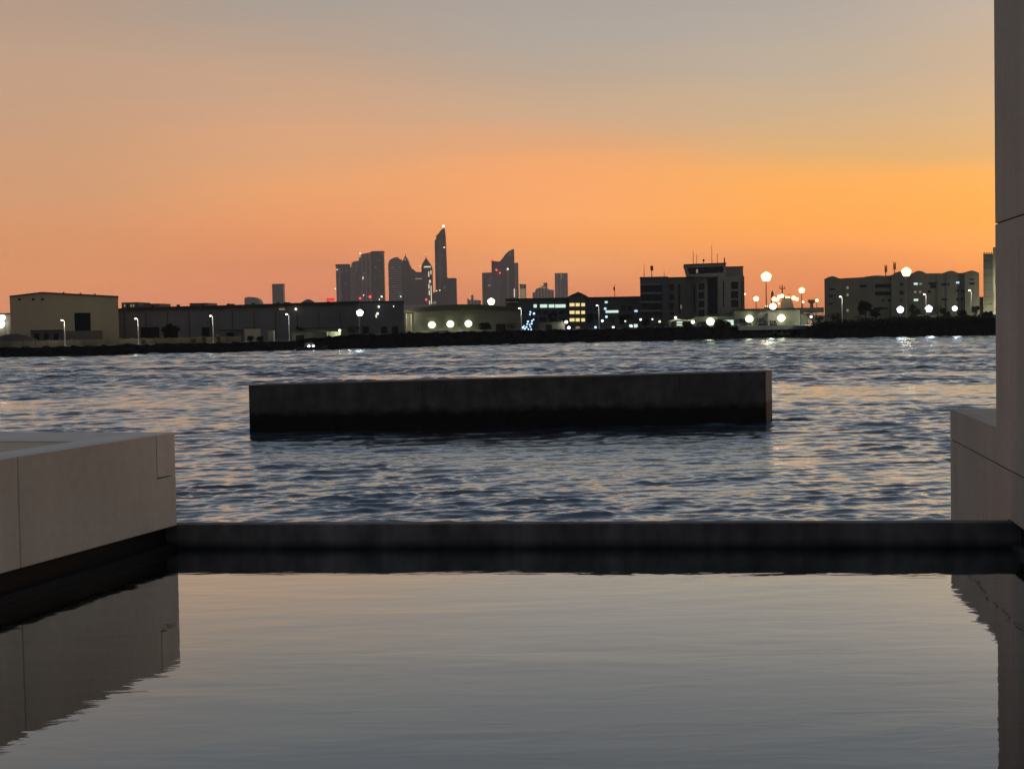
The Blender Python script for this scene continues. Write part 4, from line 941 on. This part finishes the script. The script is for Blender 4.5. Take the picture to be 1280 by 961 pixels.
TR = [('dark rounded tree against the right half of the green-roofed warehouse wall', 607, 404, 418, 17, 421, 'leaf_dark'),
      ('floodlit bright green tree between cargo container and dark industrial block', 441.5, 407, 424, 15, 385, 'leaf'),
      ('pale dry tree near the right end of the green-roofed warehouse', 640, 402.5, 416, 13, 420, 'leaf_pale'),
      ('lit green tree below the white window strip right of the stair bay', 766, 393.5, 412, 11, 436, 'leaf'),
      ('dark tree in front of the lit window strip of the office block', 690, 389, 412, 13, 446, 'leaf_dark'),
      ('dark tree right of the lit tree, before the office block', 780, 394, 413, 16, 440, 'leaf_dark'),
      ('dark tree just left of the street lamp by the stair bay', 738, 390, 413, 12, 440, 'leaf_dark'),
      ('dark tree before the lowest storey of the control tower building', 808, 399, 413, 14, 434, 'leaf_dark'),
      ('lit pale green tree left of the street lamp before the arched apartments', 1043, 391.5, 406, 17, 421, 'leaf'),
      ('small lit green tree by the round sign right of the gatehouse', 1024, 394, 408, 10, 424, 'leaf'),
      ('tall dark tree before the left wing of the arched apartments', 1082, 377, 405, 20, 428, 'leaf_dark'),
      ('dark bushy tree left of the bluish floodlight, before the apartments', 1094, 384, 405, 16, 425, 'leaf_dark'),
      ('dark tree between the two left bluish floodlights', 1144, 381, 403, 15, 427, 'leaf_dark'),
      ('lit olive tree just right of the large bluish floodlight', 1172, 379.5, 402, 11, 428, 'leaf'),
      ('dark round tree right of the flat canopy', 1180, 386, 402, 15, 421, 'leaf_dark'),
      ('dark round tree right of the smaller bluish floodlight', 1201, 388, 402, 14, 421, 'leaf_dark'),
      ('olive tree under the street lamp at the right end of the apartments', 1220, 380.5, 402, 15, 426, 'leaf'),
      ('dark tree at the foot of the tall building by the right pier', 1234, 388, 402, 13, 424, 'leaf_dark'),
      ('small dark tree before the door of the long hall, left of the third lamp', 212, 405, 422, 22, 420, 'leaf_dark'),
      ('dark shrubby tree before the wide sloping-roofed shed', 376, 408, 417, 13, 384, 'leaf_dark')]
for i, (lab, px, yt, yb, wd, D, lm) in enumerate(TR): tree(lab, px, yt, yb, wd, D, lm, 100 + i, z=3.9 if px > 1030 else None)
BU = [('pale dry bush right of the leftmost street lamp', 86.5, 423.5, 6, 352, 'leaf_pale'), ('small pale bush left of the leftmost street lamp', 72.5, 426, 5, 352, 'leaf_pale'),
      ('small upright pale bush near the low dark shed', 58.5, 424.5, 4.5, 352, 'leaf_pale'), ('pale bush left of the second street lamp', 163.5, 424.5, 7, 355, 'leaf_pale'),
      ('pale bush right of the second street lamp', 179, 423, 7, 355, 'leaf_pale'), ('low pale bush midway between second and third street lamps', 150, 424, 6, 356, 'leaf_pale'), ('pale bush left of the third street lamp', 256, 420.5, 8, 360, 'leaf_pale'),
      ('widest pale bush right of the third street lamp', 273, 418.5, 10, 360, 'leaf_pale'), ('low pale bush well left of the third street lamp', 242, 421.5, 6, 360, 'leaf_pale'), ('dark bush before the pale square shed, left of a pair', 313, 420, 9, 366, 'leaf_dark'),
      ('dark bush before the pale square shed, right of a pair', 325, 420, 9, 366, 'leaf_dark'), ('dark bush on the bank before the entrance canopy', 859, 408.5, 16, 430, 'leaf_dark'),
      ('dark bush left of the gatehouse door on the bank', 902, 405.5, 26, 430, 'leaf_dark'), ('pale round bush before the left wing of the apartments', 1074, 394, 10, 420, 'leaf_pale'),
      ('dark bush beside the small pale kiosk', 1141, 395, 11, 419, 'leaf_dark'), ('dark bush under the bluish floodlight before the apartments', 1123, 396.5, 8, 419, 'leaf_dark'),
      ('wide dark bush on the right bank beneath the street lamp', 1210, 395, 14, 418, 'leaf_dark')]
for i, (lab, px, yt, wd, D, lm) in enumerate(BU): tree(lab, px, yt, 0, wd, D, lm, 300 + i, 'bush', z=3.9 if px > 1030 else None)
# scrub on the right bank, one mass
mb = MB(); g = random.Random(9)
for i in range(5200):
    x = g.uniform(XR + 2, 190); y = shore_y(x) + g.uniform(4, 13)
    z = 1.6 + 2.1 * smooth(XR, XR + 7, x) + .5 * smooth(XR + 10, XR + 30, x) + g.uniform(-.6, .75) + .25 * math.sin(x * .9) + .2 * math.sin(x * 2.3)
    a = Vector((g.gauss(0, 1), g.gauss(0, 1), g.gauss(0, .8))).normalized() * g.uniform(.2, .5); b_ = a.cross(Vector((g.gauss(0, 1), g.gauss(0, 1), g.gauss(0, 1)))).normalized() * .2
    c = Vector((x, y, z)); mb.add([c - a, c + b_, c + a, c - b_], [(0, 1, 2, 3)])
tag(mb.build('scrub', 'leaf_dark'), 'dark scrub covering the rocky bank on the right', 'scrub', kind='stuff')

# ------------------------------------------------------------------ vehicles
def make_car(van=False):
    o = empty('parked_car', (0, 0, 0), 'x', 'car', 'vehicles parked near the gatehouse')
    h = 2.1 if van else 1.45
    prof = [(-2.2, .35), (-2.25, .8), (-1.9, .95), (-1.5, h * .92), (-.9, h), (1.6 if van else 1.0, h), (2.1 if van else 1.7, .98), (2.2, .6), (2.2, .35)]
    bevl = MB().prism(prof, -.85, .85).build('body', 'car_dark', o); bev(bevl, .08)
    MB().box(-1.2, .9, -.875, -.853, 1.0, h - .18).build('window', 'glass_dark', o)
    MB().box(-1.2, .9, .853, .875, 1.0, h - .18).build('window', 'glass_dark', o)
    for x in (-1.4, 1.4):
        for y in (-.8, .8):
            wh = MB().tube([(x, y - .1, .32), (x, y + .1, .32)], .32, 14).build('wheel', 'tyre', o)
            MB().tube([(x, y - .115, .32), (x, y + .115, .32)], .18, 10).build('rim', 'steel', wh)
    return o
vp = make_car(True); cp = make_car(False)
VH = [(vp, 928, 430.5, .15, 'dark van parked at the left end of the floodlit gatehouse wall'), (None, 950, 429.5, 1.57, 'dark vehicle seen end-on under the left gatehouse floodlight'),
      (cp, 980, 430.2, 3.1, 'dark car parked below the right gatehouse floodlight'), (None, 880, 431.4, .1, 'dark car parked in front of the leftmost gatehouse floodlight'), (None, 826, 431, 3.0, 'dark car parked on the bank before the control tower building'), (None, 966, 430.6, 1.5, 'dark car end-on just right of the tallest mast')]
for i, (o, px, D, rz, lab) in enumerate(VH):
    if o is None: o = copy_tree(vp if px == 950 else cp)
    p = pt(px, 408, D); o.location = (p.x, D, land_z(p.x) + .02); o.rotation_euler = (0, 0, rz); o['label'] = lab
# small boat below the left bank
p = pt(389.5, 433, 357)
bt = empty('moored_boat', (p.x, 357, 0), 'small dark boat with two white lights moored below the left bank', 'boat')
hv = []; hf = []
for i in range(9):
    t = i / 8; xx = -3.4 + 6.8 * t; wd = 1.1 * math.sin(PI * (.12 + .78 * (1 - t) ** .8)) ; zt_ = .75 + .35 * t * t
    hv += [(xx, -wd, zt_), (xx, -wd * .7, -.1), (xx, 0, -.4), (xx, wd * .7, -.1), (xx, wd, zt_)]
for i in range(8):
    for j in range(4): hf.append((i * 5 + j, i * 5 + j + 1, (i + 1) * 5 + j + 1, (i + 1) * 5 + j))
    hf.append((i * 5, (i + 1) * 5, (i + 1) * 5 + 4, i * 5 + 4))
hf += [(0, 4, 3, 2, 1), (40, 41, 42, 43, 44)]
MB().add(hv, hf).build('hull', 'car_dark', bt)
MB().prism([(-1.6, .8), (-1.4, 1.7), (.3, 1.7), (.8, .85)], -.6, .6).build('cabin', 'hall', bt)
for dx in (-.5, .5): MB().ball((dx, -.75, .95), .26, k=10, h=6).build('light', M['lamp_white' if dx < 0 else 'lamp_cool'], bt, smooth=True)

# ------------------------------------------------------------------ view
sc.view_settings.view_transform = 'Standard'; sc.view_settings.look = 'None'; sc.view_settings.exposure = 0; sc.view_settings.gamma = 1
sc.view_settings.use_curve_mapping = False
sc.render.engine = 'CYCLES'; sc.cycles.use_denoising = True; sc.cycles.use_light_tree = True
sc.cycles.max_bounces = 5; sc.cycles.diffuse_bounces = 2; sc.cycles.glossy_bounces = 3; sc.cycles.volume_bounces = 1; sc.cycles.transparent_max_bounces = 4
sc.cycles.sample_clamp_direct = 8.0; sc.cycles.sample_clamp_indirect = 3.0; sc.cycles.blur_glossy = .3
